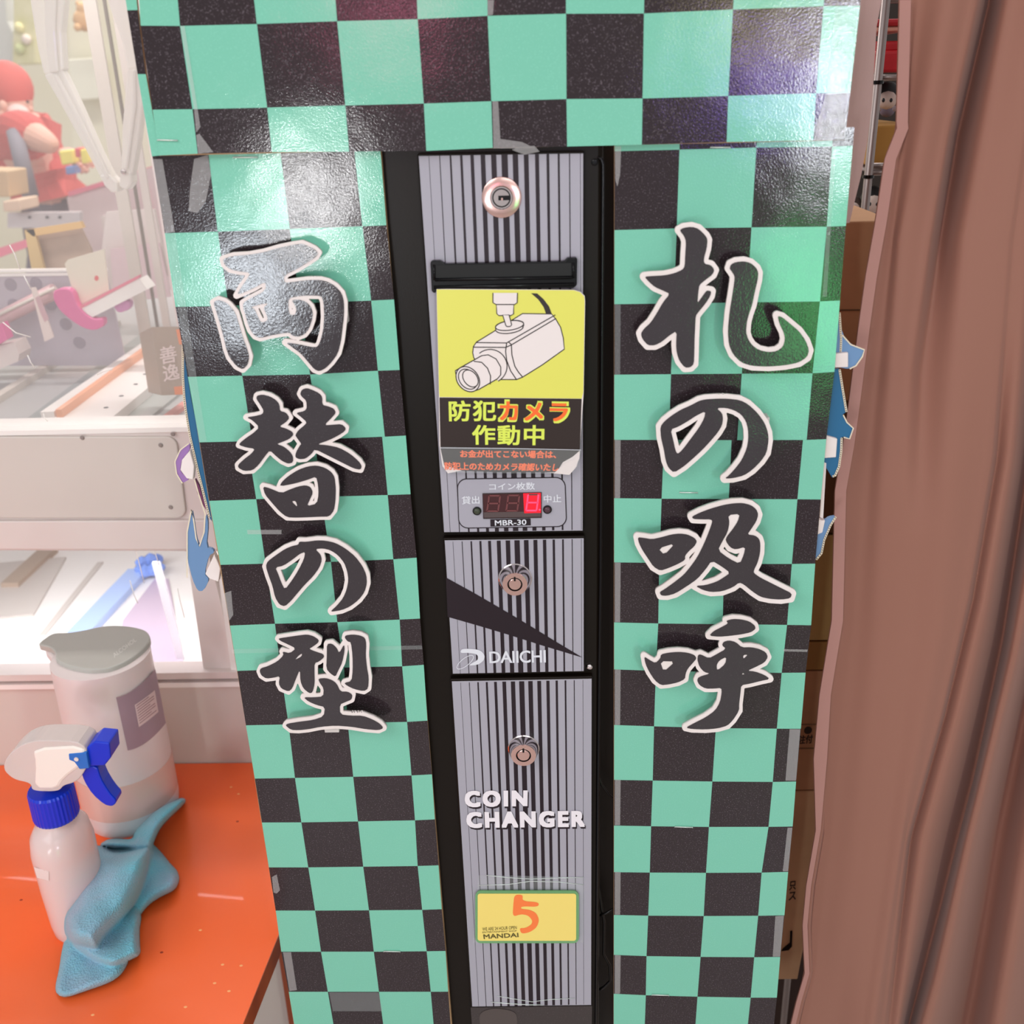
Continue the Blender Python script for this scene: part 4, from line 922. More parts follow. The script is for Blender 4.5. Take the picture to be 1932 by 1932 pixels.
# ================================================================== crane game behind the table
MW = mat('machine_white', C(226, 214, 210), rough=.42, spec=.4, mottle=(7, C(216, 198, 194), .5))
MW2 = mat('machine_panel', C(214, 205, 198), rough=.5, mottle=(5, C(206, 194, 188), .6))
BRW = mat('bright_white', C(246, 240, 236), rough=.35)
SEAM = mat('seam_grey', C(150, 138, 134), rough=.7)
def front(name, pxs, y0, y1, m, parent, bevel=.0):
    """solid between depths y0 and y1 whose face at y0 follows pixel corners"""
    return slab(name, pxs, y0, y1 - y0, m, parent, bevel)
cg = thing('crane_game', (-.5, YF + .5, 0), 'white crane game with glass front and bright prize chute behind the orange table', 'crane game')
zb = lambda y, Y=YF, x=200: P(x, y, Y).z
XL, XR = P(-800, 900, YF).x, P(560, 900, YF).x
box('lower_body', (XL, YF, 0), (XR, YF + .9, ZC - .79), MW2, cg)
box('front_plate', (XL, YF, ZC - .79), (XR, YF + .0015, zb(1292)), MW2, cg)
for (ya, yb_, d, m_s) in ((1264, 1276, .010, MW), (1276, 1284, .0, SEAM), (1284, 1293, .008, BRW)):
    box('lip', (XL, YF - d, zb(yb_)), (XR, YF + .02, zb(ya)), m_s, cg)
front('header_bar', [(-60,816), (430,812), (455,1040), (-60,1038)], YF, YF + .045, MW, cg)
front('bar_panel', [(x, y) for x, y in rrect(-80, 824, 332, 978, 18, 5, shear=.13)], YF - .004, YF + .001, MW2, cg, bevel=.0015)
front('bar_lower', [(-60,984), (420,982), (430,1038), (-60,1037)], YF - .006, YF, MW, cg, bevel=.0015)
box('bar_top', (XL, YF - .002, zb(817)), (XR, YF + .05, zb(817) + .006), BRW, cg)
for x, y in ((326,819),(303,840),(322,957),(155,826)): lathe('screw', [(.003, 0), (.002, .001)], P(x, y, YF - .0045), (0, -1, 0), SEAM, cg, n=8)
# chute: floor, back, rails
zf = ZC - .775; YD = YF + .9
box('chute_floor', (XL, YF + .002, zf - .01), (XR, YF + .7, zf), BRW, cg)
box('chute_back', (XL, YF + .7, zf), (XR, YF + .71, zb(1000)), BRW, cg)
xr0 = P(372, 1150, YF).x
box('chute_side', (xr0, YF + .002, zf), (xr0 + .012, YF + .7, zb(1038)), MW, cg)
front('chute_post', [(352,1040), (392,1040), (412,1120), (443,1264), (384,1264)], YF + .001, YF + .03, MW, cg)
front('post_trim', [(412,1085), (420,1085), (447,1264), (436,1264)], YF - .004, YF + .001, BRW, cg)
def depth_bar(name, a, b, w, h, z, m, parent):
    """bar lying on level z from pixel a to pixel b, w wide, h tall"""
    p, q = PZ(*a, z), PZ(*b, z); d = (q - p).normalized(); s_ = Vector((-d.y, d.x, 0)) * w / 2
    V = [p - s_, q - s_, q + s_, p + s_]; V += [v + Vector((0, 0, h)) for v in V]
    return mesh(name, V, BOXF, m, parent)
depth_bar('chute_rail', (20,1112), (95,1042), .03, .012, zf, mat('rail_brown', C(186, 166, 150), rough=.4), cg)
depth_bar('chute_rail', (-10,1170), (60,1060), .12, .004, zf, MW2, cg)
depth_bar('chute_rail', (80,1200), (190,1062), .010, .002, zf, MW2, cg)
depth_bar('blue_guide', (150,1205), (262,1085), .035, .012, zf, mat('guide_blue', C(178, 200, 246), rough=.2, spec=.6), cg)
LILAC = mat('lilac_panel', C(206, 186, 204), rough=.35)
mesh('ramp', [PZ(x, y, zf + .002) for x, y in ((292,1092),(318,1092),(348,1262),(215,1262),(232,1170))], [(0, 1, 2, 3, 4)], LILAC, cg)
ACR = mat('clear_acrylic', C(240, 240, 244), rough=.08, alpha=.35, spec=.8)
front('chute_divider', [(286,1062), (300,1062), (352,1256), (338,1262)], YF + .12, YF + .126, ACR, cg)
# upper cabinet
ZD = ZC - .41; YK = YF + 1.15
DECK = mat('deck_grey', C(176, 180, 180), rough=.3, spec=.5, mottle=(4, C(190, 184, 184), .6))
box('deck', (XL - .2, YF + .05, ZD - .012), (XR, YK, ZD), DECK, cg)
RAILW = mat('rail_cream', C(214, 205, 196), rough=.35); PINKL = mat('pink_line', C(232, 128, 150), rough=.4); ORL = mat('orange_line', C(250, 178, 140), rough=.4)
depth_bar('deck_rail', (-30,775), (222,614), .014, .010, ZD, RAILW, cg)
pr = depth_bar('perforated_rail', (158,812), (318,684), .085, .018, ZD, BRW, cg)
depth_bar('rail_edge', (96,812), (292,668), .018, .026, ZD, BRW, cg)
depth_bar('rail_stripe', (118,812), (300,671), .008, .029, ZD, ORL, cg)
HOLE = mat('peg_hole', C(70, 70, 78), rough=.6)
for x, y in ((274,706),(256,725),(229,747),(200,769),(177,789),(290,690)):
    lathe('peg_hole', [(.0035, 0), (.003, .0004)], PZ(x, y, ZD + .0182), (0, 0, 1), HOLE, pr, n=12)
depth_bar('clear_tray', (225,815), (345,720), .045, .004, ZD, mat('tray_glass', C(206, 210, 206), rough=.15, alpha=.8), cg)
mesh('pink_pad', [PZ(x, y, ZD + .003) for x, y in ((228,806),(252,783),(280,777),(270,806))], [(0, 1, 2, 3)], mat('pad_pink', C(238, 176, 184), rough=.4), cg)
depth_bar('rail_stripe', (290,812), (352,765), .012, .006, ZD, mat('stripe_coral', C(240, 150, 140), rough=.4), cg)
depth_bar('grey_flat_rail', (60,812), (300,625), .05, .003, ZD, mat('rail_grey', C(150, 156, 156), rough=.3), cg)  # thin flat grey rail lying on the deck
# upright perforated plate
PL = mat('peg_plate', C(186, 176, 186), rough=.35)
YP_ = YF + .42
pp_ = front('peg_plate', [(-60,519), (200,515), (228,640), (238,690), (-60,690)], YP_, YP_ + .004, PL, cg)
front('plate_rim', [(-60,510), (198,507), (199,512), (-60,515)], YP_ - .004, YP_ + .006, BRW, cg); front('plate_rim', [(-60,517), (200,513), (201,519), (-60,523)], YP_ - .003, YP_ - .001, BRW, cg)
for x, y in ((20,537),(68,535),(26,575),(124,611),(150,646),(96,574)):
    lathe('peg_hole', [(.010, 0), (.0095, .0006)], P(x, y, YP_), (0, -1, 0), mat('peg_hole_soft', C(150, 140, 152), rough=.5), pp_, n=16)
tube('cross_rod', [P(-40, 622, YP_ - .03), P(104, 549, YP_ - .03)], .012, mat('rod_pink', C(206, 168, 172), rough=.3), cg, n=14)
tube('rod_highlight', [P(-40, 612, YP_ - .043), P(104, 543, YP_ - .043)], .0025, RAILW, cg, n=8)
YB2 = YP_ - .06
front('slanted_beam', [(146,586), (262,526), (278,546), (160,606)], YB2 - .016, YB2 + .02, BRW, cg)
front('pink_strip', [(144,580), (262,519), (262,525), (146,586)], YB2 - .018, YB2 - .008, PINKL, cg)
front('back_panel', [(200,400), (290,395), (318,520), (205,562), (192,470)], YP_ + .25, YP_ + .26, MW, cg)
front('pink_panel', [(208,470), (300,458), (322,560), (215,572)], YP_ + .24, YP_ + .245, mat('panel_pink', C(226, 200, 204), rough=.5), cg)
MAG = mat('magenta_plastic', C(222, 104, 158), rough=.25, spec=.5)
front('magenta_hook', chaikin([(100,550),(112,544),(128,544),(138,552),(145,575),(160,592),(176,602),(196,600),(195,616),(178,624),(158,620),(135,606),(112,586),(100,565)], 1), YB2 - .02, YB2 - .004, MAG, cg, bevel=.002)
front('purple_clip', chaikin([(212,575),(235,566),(246,570),(245,584),(222,592)], 1), YB2 - .01, YB2 + .005, mat('purple_plastic', C(196, 130, 176), rough=.3), cg, bevel=.002)
# glass front and its upright seam
GLS = bpy.data.materials.new('glass_pane'); GLS.use_nodes = True; nt = GLS.node_tree; nt.nodes.clear()
out = nt.nodes.new('ShaderNodeOutputMaterial'); tr = nt.nodes.new('ShaderNodeBsdfTransparent'); gl = nt.nodes.new('ShaderNodeBsdfGlossy'); df = nt.nodes.new('ShaderNodeBsdfDiffuse')
gl.inputs['Roughness'].default_value = .03; df.inputs['Color'].default_value = C(250, 240, 236)  # white diffuse share imitates the washed-out haze of reflections on the glass
m1 = nt.nodes.new('ShaderNodeMixShader'); m1.inputs[0].default_value = .07; m2 = nt.nodes.new('ShaderNodeMixShader'); m2.inputs[0].default_value = .08
nt.links.new(tr.outputs[0], m1.inputs[1]); nt.links.new(df.outputs[0], m1.inputs[2]); nt.links.new(m1.outputs[0], m2.inputs[1]); nt.links.new(gl.outputs[0], m2.inputs[2]); nt.links.new(m2.outputs[0], out.inputs[0])
zt2 = 2.0
gp = box('glass_pane', (XL, YF + .014, zb(815)), (XR, YF + .018, zt2), GLS, cg)
sx0 = P(300, 640, YF + .5)
DRK = mat('seam_dark', C(120, 112, 104), rough=.4)
for dx, w, m_s in ((0, .004, DRK), (.016, .012, MW2), (-.022, .02, RAILW), (.045, .022, mat('post_pink', C(232, 216, 214), rough=.4))):
    box('rear_post', (sx0.x + dx - w / 2, YF + .50, ZD), (sx0.x + dx + w / 2, YF + .505, zt2), m_s, cg)
box('cabinet_roof', (XL - .2, YF, zt2), (XR, YK, zt2 + .03), MW, cg)
box('side_post', (XR - .03, YF, zb(1292)), (XR, YF + .03, zt2), MW, cg)
area('cabinet_strip_light', (-.55, YF + .35, 1.96), (-.55, YF + .4, 1.0), .9, .06, 5.5, (1, .96, .93))
area('chute_strip_light', (P(150, 1060, YF + .05).x, YF + .10, zb(1046)), (P(150, 1060, YF).x, YF + .3, zf), .55, .05, 1.6, (.95, .97, 1))
# scratches on the glass
SCR = mat('scratch', C(250, 245, 240), rough=.4)
for q in ([(18,462),(28,480),(38,508)], [(45,520),(58,545)], [(5,608),(30,628),(58,636)], [(52,670),(58,684),(66,694)], [(183,707),(196,700),(212,697)], [(90,795),(84,790),(82,780)], [(250,1020),(262,1060),(272,1100)], [(292,1040),(300,1066)], [(245,1095),(252,1120),(260,1138)], [(335,1110),(340,1135),(348,1165)]):
    tube('glass_scratch', [P(x, y, YF + .0135) for x, y in q], .0006, SCR, cg, n=5)
# clear claw hanging in the cabinet
CLW = mat('claw_acrylic', C(255, 250, 244), rough=.12, alpha=.74, spec=.9)
YCL = YF + .22
cl = thing('crane_claw', P(170, -60, YCL), 'clear acrylic crane claw with two jointed arms meeting in a point', 'claw')
def arm_seg(name, pts, th=.018, off=0): front(name, pts, YCL + off, YCL + off + th, CLW, cl, bevel=.0025)
arm_seg('upper_arm', [(60,-60), (128,-60), (116,60), (120,132), (104,141), (82,140), (70,90), (56,0)]); arm_seg('arm_core', [(80,-60), (108,-60), (104,60), (110,136), (92,138), (84,70)], .026, -.004)
arm_seg('lower_arm', [(82,141), (116,130), (150,200), (190,290), (213,336), (200,344), (186,330), (150,262), (110,190)]); arm_seg('lower_arm_rib', [(98,140), (106,138), (150,222), (206,336), (200,340), (140,226)], .028, -.005)
arm_seg('upper_arm', [(188,-60), (226,-60), (252,60), (262,128), (240,132), (230,80), (205,10)])
arm_seg('lower_arm', [(240,130), (262,128), (270,190), (262,260), (252,318), (246,345), (228,328), (230,240), (236,170)]); arm_seg('lower_arm_rib', [(248,132), (254,132), (256,200), (240,320), (234,318), (246,210)], .028, -.005)
arm_seg('claw_tip', [(186,330), (204,328), (222,345), (222,362), (210,364), (196,350)], .024, -.003); arm_seg('claw_tip', [(226,326), (246,322), (249,345), (238,360), (224,352)], .024, -.003)
lathe('pivot_pin', [(.0035, 0), (.0035, .003), (.002, .004)], P(234, 324, YCL - .004), (0, -1, 0), CHROME, cl, n=14)
# prizes
PB = thing('prize_box', P(318, 740, YF + .16), 'grey-brown prize box with pale lettering standing on the white rail beside the left board', 'box')
fq = [(287,617), (352,616), (362,744), (305,746)]; yq = YF + .13
Fv = [P(x, y, yq) for x, y in fq]; Bv = [P(x, y, yq + .07) for x, y in ((263,629), (330,627), (342,742), (280,740))]
v_, f_ = hexa(Fv, Bv)
mesh('carton', v_, f_, mat('carton_brown', C(172, 152, 136), rough=.5), PB)
slab('orange_patch', [(332,622), (351,620), (356,650), (338,650)], yq - .0006, .0005, mat('patch_orange', C(240, 140, 90), rough=.5), PB)
slab('orange_patch', [(328,730), (350,728), (352,744), (330,745)], yq - .0006, .0005, mat('patch_orange', C(240, 140, 90)), PB)
text('box_lettering', '善', [(300,656), (331,650), (334,682), (304,688)], yq - .001, mat('box_text', C(232, 210, 206), rough=.5), PB, grow=.5)
text('box_lettering', '逸', [(306,690), (336,684), (339,714), (310,720)], yq - .001, mat('box_text', C(232, 210, 206), rough=.5), PB, grow=.5)
cb = thing('cardboard_box', P(115, 505, YP_ + .28), 'open yellow-brown cardboard box seen through the crane game glass', 'box')
YX = YP_ + .26
front('carton_front', [(62,436), (150,424), (172,470), (178,512), (64,512)], YX, YX + .006, mat('carton_tan', C(196, 170, 152), rough=.7, mottle=(12, C(172, 150, 136), .8)), cb)
front('carton_flap', [(46,434), (64,432), (84,512), (60,512)], YX - .02, YX - .012, mat('carton_yellow', C(216, 184, 128), rough=.7), cb)
front('carton_flap', [(48,434), (152,418), (158,430), (62,446)], YX - .02, YX - .010, mat('carton_amber', C(226, 184, 124), rough=.7), cb)
sc = thing('sign_card', P(170, 560, YB2 - .01), 'cream round-cornered card with a small red dot inside the crane game', 'card')
front('card', [(122,498), (128,490), (196,470), (206,560), (148,584), (136,545)], YB2 - .006, YB2 - .003, mat('card_cream', C(232, 222, 204), rough=.5), sc)
front('red_dot', ell(182, 525, 4, 5, 12), YB2 - .0066, YB2 - .006, mat('dot_red', C(224, 106, 106), rough=.5), sc)
tg = thing('paper_tag', P(82, 640, YP_ - .06), 'narrow pale paper tag hanging slanted in front of the perforated plate', 'tag')
front('tag_paper', [(58,543), (67,542), (102,636), (84,645)], YP_ - .07, YP_ - .068, mat('tag_paper', C(232, 214, 208), rough=.6), tg)
front('tag_print', [(66,562), (74,558), (92,602), (84,608), (76,590)], YP_ - .0706, YP_ - .07, mat('tag_print', C(206, 166, 172), rough=.6), tg)
pc = thing('prize_carton', P(8, 690, YP_ - .1), 'small white carton with a magenta end at the far left of the crane game', 'box')
front('carton', [(-40,690), (-40,660), (26,646), (36,668), (34,682), (-10,700)], YP_ - .10, YP_ - .06, MW, pc); front('magenta_end', [(-40,640), (2,610), (14,640), (-10,655), (-40,664)], YP_ - .11, YP_ - .09, MAG, pc)
# blue faceted cluster in the chute
bl = thing('blue_prize', PZ(285, 1092, zf), 'bag of translucent blue faceted balls at the back of the bright chute', 'prize')
BLG = mat('blue_gem', C(128, 154, 222), rough=.15, spec=.7)
random.seed(3)
for k, (x, y, r) in enumerate(((272,1068,15),(288,1064,16),(300,1058,12),(278,1082,14),(292,1080,14),(266,1076,11),(306,1070,9))):
    c = PZ(x, y + 12, zf); c.z = zf; rr2 = r * (P(x + 10, y, c.y) - P(x, y, c.y)).length / 10
    bm = bmesh.new(); bmesh.ops.create_icosphere(bm, subdivisions=1, radius=rr2, matrix=Matrix.Translation((c.x, c.y, zf + rr2 + .004)))
    me = bpy.data.meshes.new('gem'); bm.to_mesh(me); bm.free(); me.materials.append(BLG); link(bpy.data.objects.new('gem', me), bl)

# ================================================================== behind the crane game
def bgbox(name, pxs, Y, th, m, label, cat, bevel=.004):
    o = slab(name, pxs, Y, th, m, None, bevel); tag(o, label, cat); return o
PINKW = mat('pink_white', C(226, 206, 208), rough=.5)
rg = thing('rear_crane_game', P(220, 520, 2.9), 'pale pink second crane game standing behind the first, with a pink edge line', 'crane game')
front('cabinet', [(126,372), (292,322), (330,330), (380,620), (170,620)], 2.75, 3.3, PINKW, rg)
front('edge_line', [(128,362), (292,312), (294,320), (130,371)], 2.74, 2.76, PINKL, rg)
front('perforated_shelf', [(14,402), (150,400), (150,430), (14,430)], 2.5, 2.52, mat('shelf_grey', C(206, 198, 200), rough=.4), rg)
for x in (55, 88, 112): front('shelf_hole', ell(x, 410, 2.5, 2.5, 10), 2.495, 2.5, HOLE, rg)
front('pink_rail', [(-40,480), (48,452), (52,466), (-40,500)], 2.3, 2.33, PINKL, rg)
front('white_panel', [(190,408), (232,402), (250,470), (205,500)], 2.6, 2.62, MW, rg); front('side_panel', [(236,330), (300,312), (330,470), (262,480)], 2.65, 2.67, mat('side_mauve', C(218, 196, 198), rough=.5), rg)
front('pink_trim', [(266,345), (272,343), (300,470), (292,472)], 2.64, 2.65, PINKL, rg)
CRM = mat('cream_wall', C(240, 234, 212), rough=.6, mottle=(3, C(236, 240, 214), .6))
bgbox('display_panel', [(120,-120), (330,-120), (340,330), (140,360)], 4.2, .1, CRM, 'cream lit display panel behind the clear claw', 'panel')
bgbox('offwhite_panel', [(128,112), (188,108), (196,185), (134,190)], 4.1, .06, mat('panel_offwhite', C(246, 246, 228), rough=.5), 'square off-white panel mounted on the cream display behind the claw arm', 'panel')  # plain off-white panel in front of the cream one
tp = thing('teddy_prize', P(158, 55, 4.0), 'orange-brown plush bear prize high in front of the cream panel', 'plush')
TAN = mat('plush_tan', C(222, 180, 134), rough=.9)
def ball(name, px, py, Y, rpx, m, parent, sz=1, sub=2):
    c = P(px, py, Y); r = rpx * (P(px + 10, py, Y) - c).length / 10
    bm = bmesh.new(); bmesh.ops.create_icosphere(bm, subdivisions=sub, radius=r); bmesh.ops.scale(bm, vec=(1, .8, sz), verts=bm.verts); bmesh.ops.translate(bm, vec=c, verts=bm.verts)
    for f in bm.faces: f.smooth = True
    me = bpy.data.meshes.new(name); bm.to_mesh(me); bm.free(); me.materials.append(m); return link(bpy.data.objects.new(name, me), parent)
ball('body', 158, 38, 4.0, 20, TAN, tp, 1.0); ball('head', 158, 18, 4.0, 14, TAN, tp); ball('ear', 147, 7, 4.0, 5, TAN, tp); ball('ear', 170, 7, 4.0, 5, TAN, tp); ball('foot', 146, 52, 3.95, 7, TAN, tp); ball('foot', 170, 52, 3.95, 7, TAN, tp)
bgbox('grey_curtain', [(-60,-100), (4,-100), (14,40), (24,60), (24,130), (-60,130)], 4.4, .08, mat('grey_cloth', C(206, 208, 206), rough=.8), 'pale grey curtain at the far upper left', 'curtain')
bgbox('prize_shelf', [(26,-60), (66,-60), (66,120), (24,122)], 4.3, .1, mat('shelf_olive', C(226, 222, 186), rough=.8, mottle=(14, C(206, 204, 150), 1)), 'shelf of yellowish green prizes above the red-capped person', 'shelf')
for k, (x, y) in enumerate(((36,52),(50,74),(38,92))): tag(ball('prize_ball', x, y, 4.29, 9, mat('ball_%d' % k, (C(232, 226, 170), C(238, 224, 214), C(206, 214, 160))[k], rough=.8), None), ('pale yellow round prize, topmost on the olive shelf', 'cream round prize in the middle of the olive shelf', 'green round prize, lowest on the olive shelf')[k], 'prize')
bgbox('stacked_carton', [(-40,320), (14,322), (20,372), (-40,372)], 2.5, .1, mat('carton_ochre', C(206, 176, 140), rough=.7), 'ochre carton at the left edge below the red-capped person', 'box')
bgbox('stacked_carton', [(4,380), (36,376), (40,398), (6,400)], 2.45, .1, mat('carton_peach', C(224, 196, 172), rough=.7), 'small peach carton beside the grey trousers of the person', 'box')
bgbox('yellow_packet', [(110,285), (136,282), (141,308), (116,312)], 2.75, .05, mat('packet_yellow', C(246, 232, 120), rough=.5), 'yellow packet held near the hands of the red-capped person', 'packet')
bgbox('blue_packet', [(122,314), (140,312), (142,328), (124,330)], 2.74, .04, mat('packet_blue', C(120, 144, 200), rough=.5), 'small blue packet just under the yellow one', 'packet')
bgbox('yellow_tag', [(150,282), (164,280), (168,306), (154,310)], 2.72, .04, mat('packet_yellow', C(246, 232, 120)), 'narrow yellow price tag right of the yellow packet', 'tag')
bgbox('red_tag', [(139,280), (149,278), (151,296), (142,298)], 2.72, .04, mat('tag_red', C(226, 100, 110), rough=.5), 'small red tag between the two yellow ones', 'tag')
# person seen through the glass, bending forward
def person():
    Yp = 3.0; t = thing('person', (P(60, 300, Yp).x, Yp, 0), 'person in red cap, white mask, red top and grey trousers leaning forward behind the glass', 'person')
    k = (P(110, 200, Yp) - P(100, 200, Yp)).length / 10
    hip = P(92, 366, Yp)
    J = {'pelvis': hip, 'waist': P(74, 318, Yp), 'chest': P(48, 272, Yp), 'neck': P(26, 226, Yp), 'head': P(16, 200, Yp),
         'shL': P(40, 246, Yp - .16), 'elL': P(76, 262, Yp - .2), 'haL': P(112, 282, Yp - .2),
         'shR': P(34, 240, Yp + .16), 'elR': P(70, 280, Yp + .2), 'haR': P(106, 296, Yp + .1),
         'knL': Vector((hip.x - .06, Yp - .12, .48)), 'ftL': Vector((hip.x - .02, Yp - .13, .06)), 'knR': Vector((hip.x + .05, Yp + .12, .48)), 'ftR': Vector((hip.x + .08, Yp + .13, .06))}
    def skin(name, seq, rad, m, root=0):
        ks = []; E = []
        for a, b in seq:
            for q in (a, b):
                if q not in ks: ks.append(q)
            E.append((ks.index(a), ks.index(b)))
        me = bpy.data.meshes.new(name); me.from_pydata([J[q] for q in ks], E, []); me.materials.append(m)
        o = bpy.data.objects.new(name, me); link(o, t); s_ = o.modifiers.new('skin', 'SKIN')
        for v, q in zip(me.skin_vertices[0].data, ks): r = rad[q]; v.radius = (r, r)
        me.skin_vertices[0].data[root].use_root = True
        sb = o.modifiers.new('sub', 'SUBSURF'); sb.levels = 2; sb.render_levels = 2
        return o
    RED = mat('red_top', C(206, 88, 84), rough=.8); SK = mat('skin', C(226, 178, 160), rough=.6); TR = mat('grey_trousers', C(112, 104, 116), rough=.8)
    R_ = {'pelvis': .08, 'waist': .072, 'chest': .088, 'neck': .05, 'head': .07, 'shL': .05, 'elL': .036, 'haL': .022, 'shR': .05, 'elR': .036, 'haR': .022, 'knL': .075, 'ftL': .05, 'knR': .075, 'ftR': .05}
    skin('body', [('pelvis', 'waist'), ('waist', 'chest'), ('chest', 'neck'), ('neck', 'head'), ('chest', 'shL'), ('shL', 'elL'), ('elL', 'haL'), ('chest', 'shR'), ('shR', 'elR'), ('elR', 'haR'), ('pelvis', 'knL'), ('knL', 'ftL'), ('pelvis', 'knR'), ('knR', 'ftR')], R_, SK)
    J['midw'] = J['waist'].lerp(J['pelvis'], .2); R_['midw'] = .076; R2 = {q: r + .014 for q, r in R_.items()}; skin('red_top', [('waist', 'chest'), ('waist', 'midw'), ('chest', 'shL'), ('shL', 'elL'), ('chest', 'shR'), ('shR', 'elR')], {**R2, 'elL': .045, 'elR': .045}, RED, 0)
    skin('trousers', [('pelvis', 'knL'), ('knL', 'ftL'), ('pelvis', 'knR'), ('knR', 'ftR'), ('waist', 'pelvis')], R2, TR, 0)
    ball('head', 20, 190, Yp, 40, SK, t, 1.15, 3)
    ball('hair', 12, 186, Yp + .02, 43, mat('hair_brown', C(90, 56, 44), rough=.8), t, 1.1, 3)
    ball('cap', 14, 166, Yp, 47, mat('cap_red', C(214, 96, 88), rough=.7), t, 1.02, 3)
    mk = ball('mask', 34, 218, Yp - .04, 24, mat('mask_white', C(232, 206, 200), rough=.7), t, .85, 3)
    ball('ear', 6, 200, Yp - .07, 8, SK, t, 1.3); ball('eye', 52, 192, Yp - .07, 3, mat('eye_dark', C(40, 26, 24), rough=.3), t)
    ball('nose', 58, 206, Yp - .05, 5, SK, t)
    for h in ('haL', 'haR'):
        c = J[h]
        for f in range(5):
            a = (f - 1.6) * .018; L_ = (.055, .075, .08, .075, .058)[f]
            tube('finger', [c + Vector((.01, a * .6, -.005)), c + Vector((.01 + L_ * .6, a, -.02)), c + Vector((L_, a, -.045))], [.010, .009, .007], SK, t, n=8)
    tube('bag_strap', [P(28, 250, Yp - .2), P(40, 300, Yp - .24), P(58, 370, Yp - .22)], .022, mat('strap_grey', C(140, 136, 146), rough=.8), t, n=8)
person()

# ================================================================== right of the boards: rack, dolls, cartons
DKB = mat('store_dark', C(48, 38, 34), rough=.8)
bgbox('dark_backing', [(1560,-120), (1800,-120), (1640,1300), (1400,1300)], 1.55, .03, DKB, 'dark brown backing sheet filling the dark gap behind the wire rack', 'partition')  # dark sheet put in to fill the dark gap behind the rack
STRIP = mat('mauve_lining', C(170, 140, 136), rough=.9, bump=(600, .3, .0005))
o = slab('lining_cloth', [(1560,-90), (1662,-90), (1664,0), (1654,50), (1650,120), (1645,200), (1636,270), (1625,330), (1612,382), (1603,420), (1560,430)], .80, .006, STRIP, None); tag(o, 'narrow strip of pinkish lining cloth hanging directly behind the right edge of the header board', 'cloth')
rk = thing('wire_rack', P(1655, 420, 1.08), 'chrome wire shelving rack between the right board and the curtain', 'rack')
RKM = mat('rack_chrome', C(150, 138, 136), rough=.35, metal=.7)
pt, pb = P(1680, -80, 1.08), P(1629, 425, 1.08); pv = Vector((pb.x, 1.08, .0)); tube('post', [Vector((pb.x, 1.08, 2.2)), pv], .0042, RKM, rk, n=14)
for y in (155, 333): c = P(1655 - (y - 155) * .1, y, 1.08); lathe('post_ring', [(.0054, -.0015), (.0054, .0015)], (pb.x, 1.08, c.z), (0, 0, 1), BLKPLASTIC, rk, n=16)
for y in (146, 312, 325, 0): tube('shelf_wire', [P(1640, y + 1, 1.09), P(1760, y - 1, 1.09)], .0028, RKM, rk, n=8)
for y in (148, 326):
    for k in range(9): a = P(1650 + k * 9, y, 1.10); tube('shelf_wire', [a, a + Vector((0, .3, 0))], .0012, RKM, rk, n=5)
REDP = mat('red_packaging', C(196, 34, 42), rough=.4, mottle=(30, C(150, 20, 30), .8)); PCH = mat('peach_label', C(214, 160, 140), rough=.5)
for i, (y0, y1, m_s, lb_) in enumerate(((66,80,REDP,'small red carton, topmost of the red stack on the wire rack'), (80,90,PCH,'peach flat packet under the top red carton on the rack'), (108,130,REDP,'red carton in the middle of the stack on the wire rack'), (130,146,PCH,'cream-labelled packet in the red stack on the rack'))):
    o = slab('packet', [(1650,y0 - 30), (1730,y0 - 32), (1728,y1 - 32), (1650,y1 - 30)], 1.14 + i * .004, .12, m_s, None, .003); tag(o, lb_, 'box')
o = slab('packet', [(1650,96), (1730,94), (1726,136), (1650,138)], 1.13, .12, REDP, None, .003); tag(o, 'dark red carton standing lowest of the red stack, on the shelf wires', 'box')
def doll(px, py, s, label, haircol):
    t = thing('plush_doll', P(px, py + s * 1.7, 1.2), label, 'plush')
    ball('hair', px, py, 1.2, s, haircol, t, .9); ball('face', px, py + s * .55, 1.17, s * .8, mat('doll_face', C(206, 186, 178), rough=.8), t, .85)
    ball('body', px, py + s * 1.3, 1.2, s * .62, mat('doll_body', C(120, 108, 124), rough=.8), t, .9)
    for dx in (-.3, .3): ball('eye', px + dx * s, py + s * .55, 1.14, s * .13, mat('doll_eye', C(30, 24, 30), rough=.3), t, 1.3)
    for dx in (-.62, .62): ball('arm', px + dx * s, py + s * 1.2, 1.18, s * .22, mat('doll_sleeve', C(170, 160, 170), rough=.8), t)
BH = mat('black_hair', C(22, 18, 22), rough=.6)
doll(1674, 176, 24, 'plush doll with black hair and grey face above the ochre carton on the rack', BH)
doll(1648, 372, 24, 'plush doll with black hair on top of the tan cardboard box', BH)
doll(1608, 384, 17, 'smaller plush doll half hidden by the right board, beside the rack post', mat('brown_hair', C(70, 56, 50), rough=.7))
o = slab('carton', [(1640,238), (1740,234), (1735,311), (1634,312)], 1.13, .16, mat('carton_mustard', C(158, 112, 48), rough=.7), None, .002); tag(o, 'mustard-brown carton standing on the lower wires of the rack', 'box')
def carton(pxs, Y, th, col, label, crease=None, marks=None):
    m = mat('carton_' + str(int(pxs[0][1])), col, rough=.8, mottle=(22, tuple(c * .82 for c in col[:3]) + (1,), .7))
    t = thing('cardboard_carton', P(sum(p[0] for p in pxs) / len(pxs), max(p[1] for p in pxs), Y), label, 'box')
    b_ = slab('carton_body', pxs, Y, th, m, t, .0015)
    if crease:
        for q in crease: tube('flap_crease', [P(*q[0], Y - .0002), P(*q[1], Y - .0002)], .0008, mat('crease', C(110, 80, 54), rough=.9), t, n=5)
    for mk in (marks or []): text('carton_print', mk[0], mk[1], Y - .0006, mat('carton_ink', C(44, 28, 18), rough=.8), t, grow=.4)
    return t
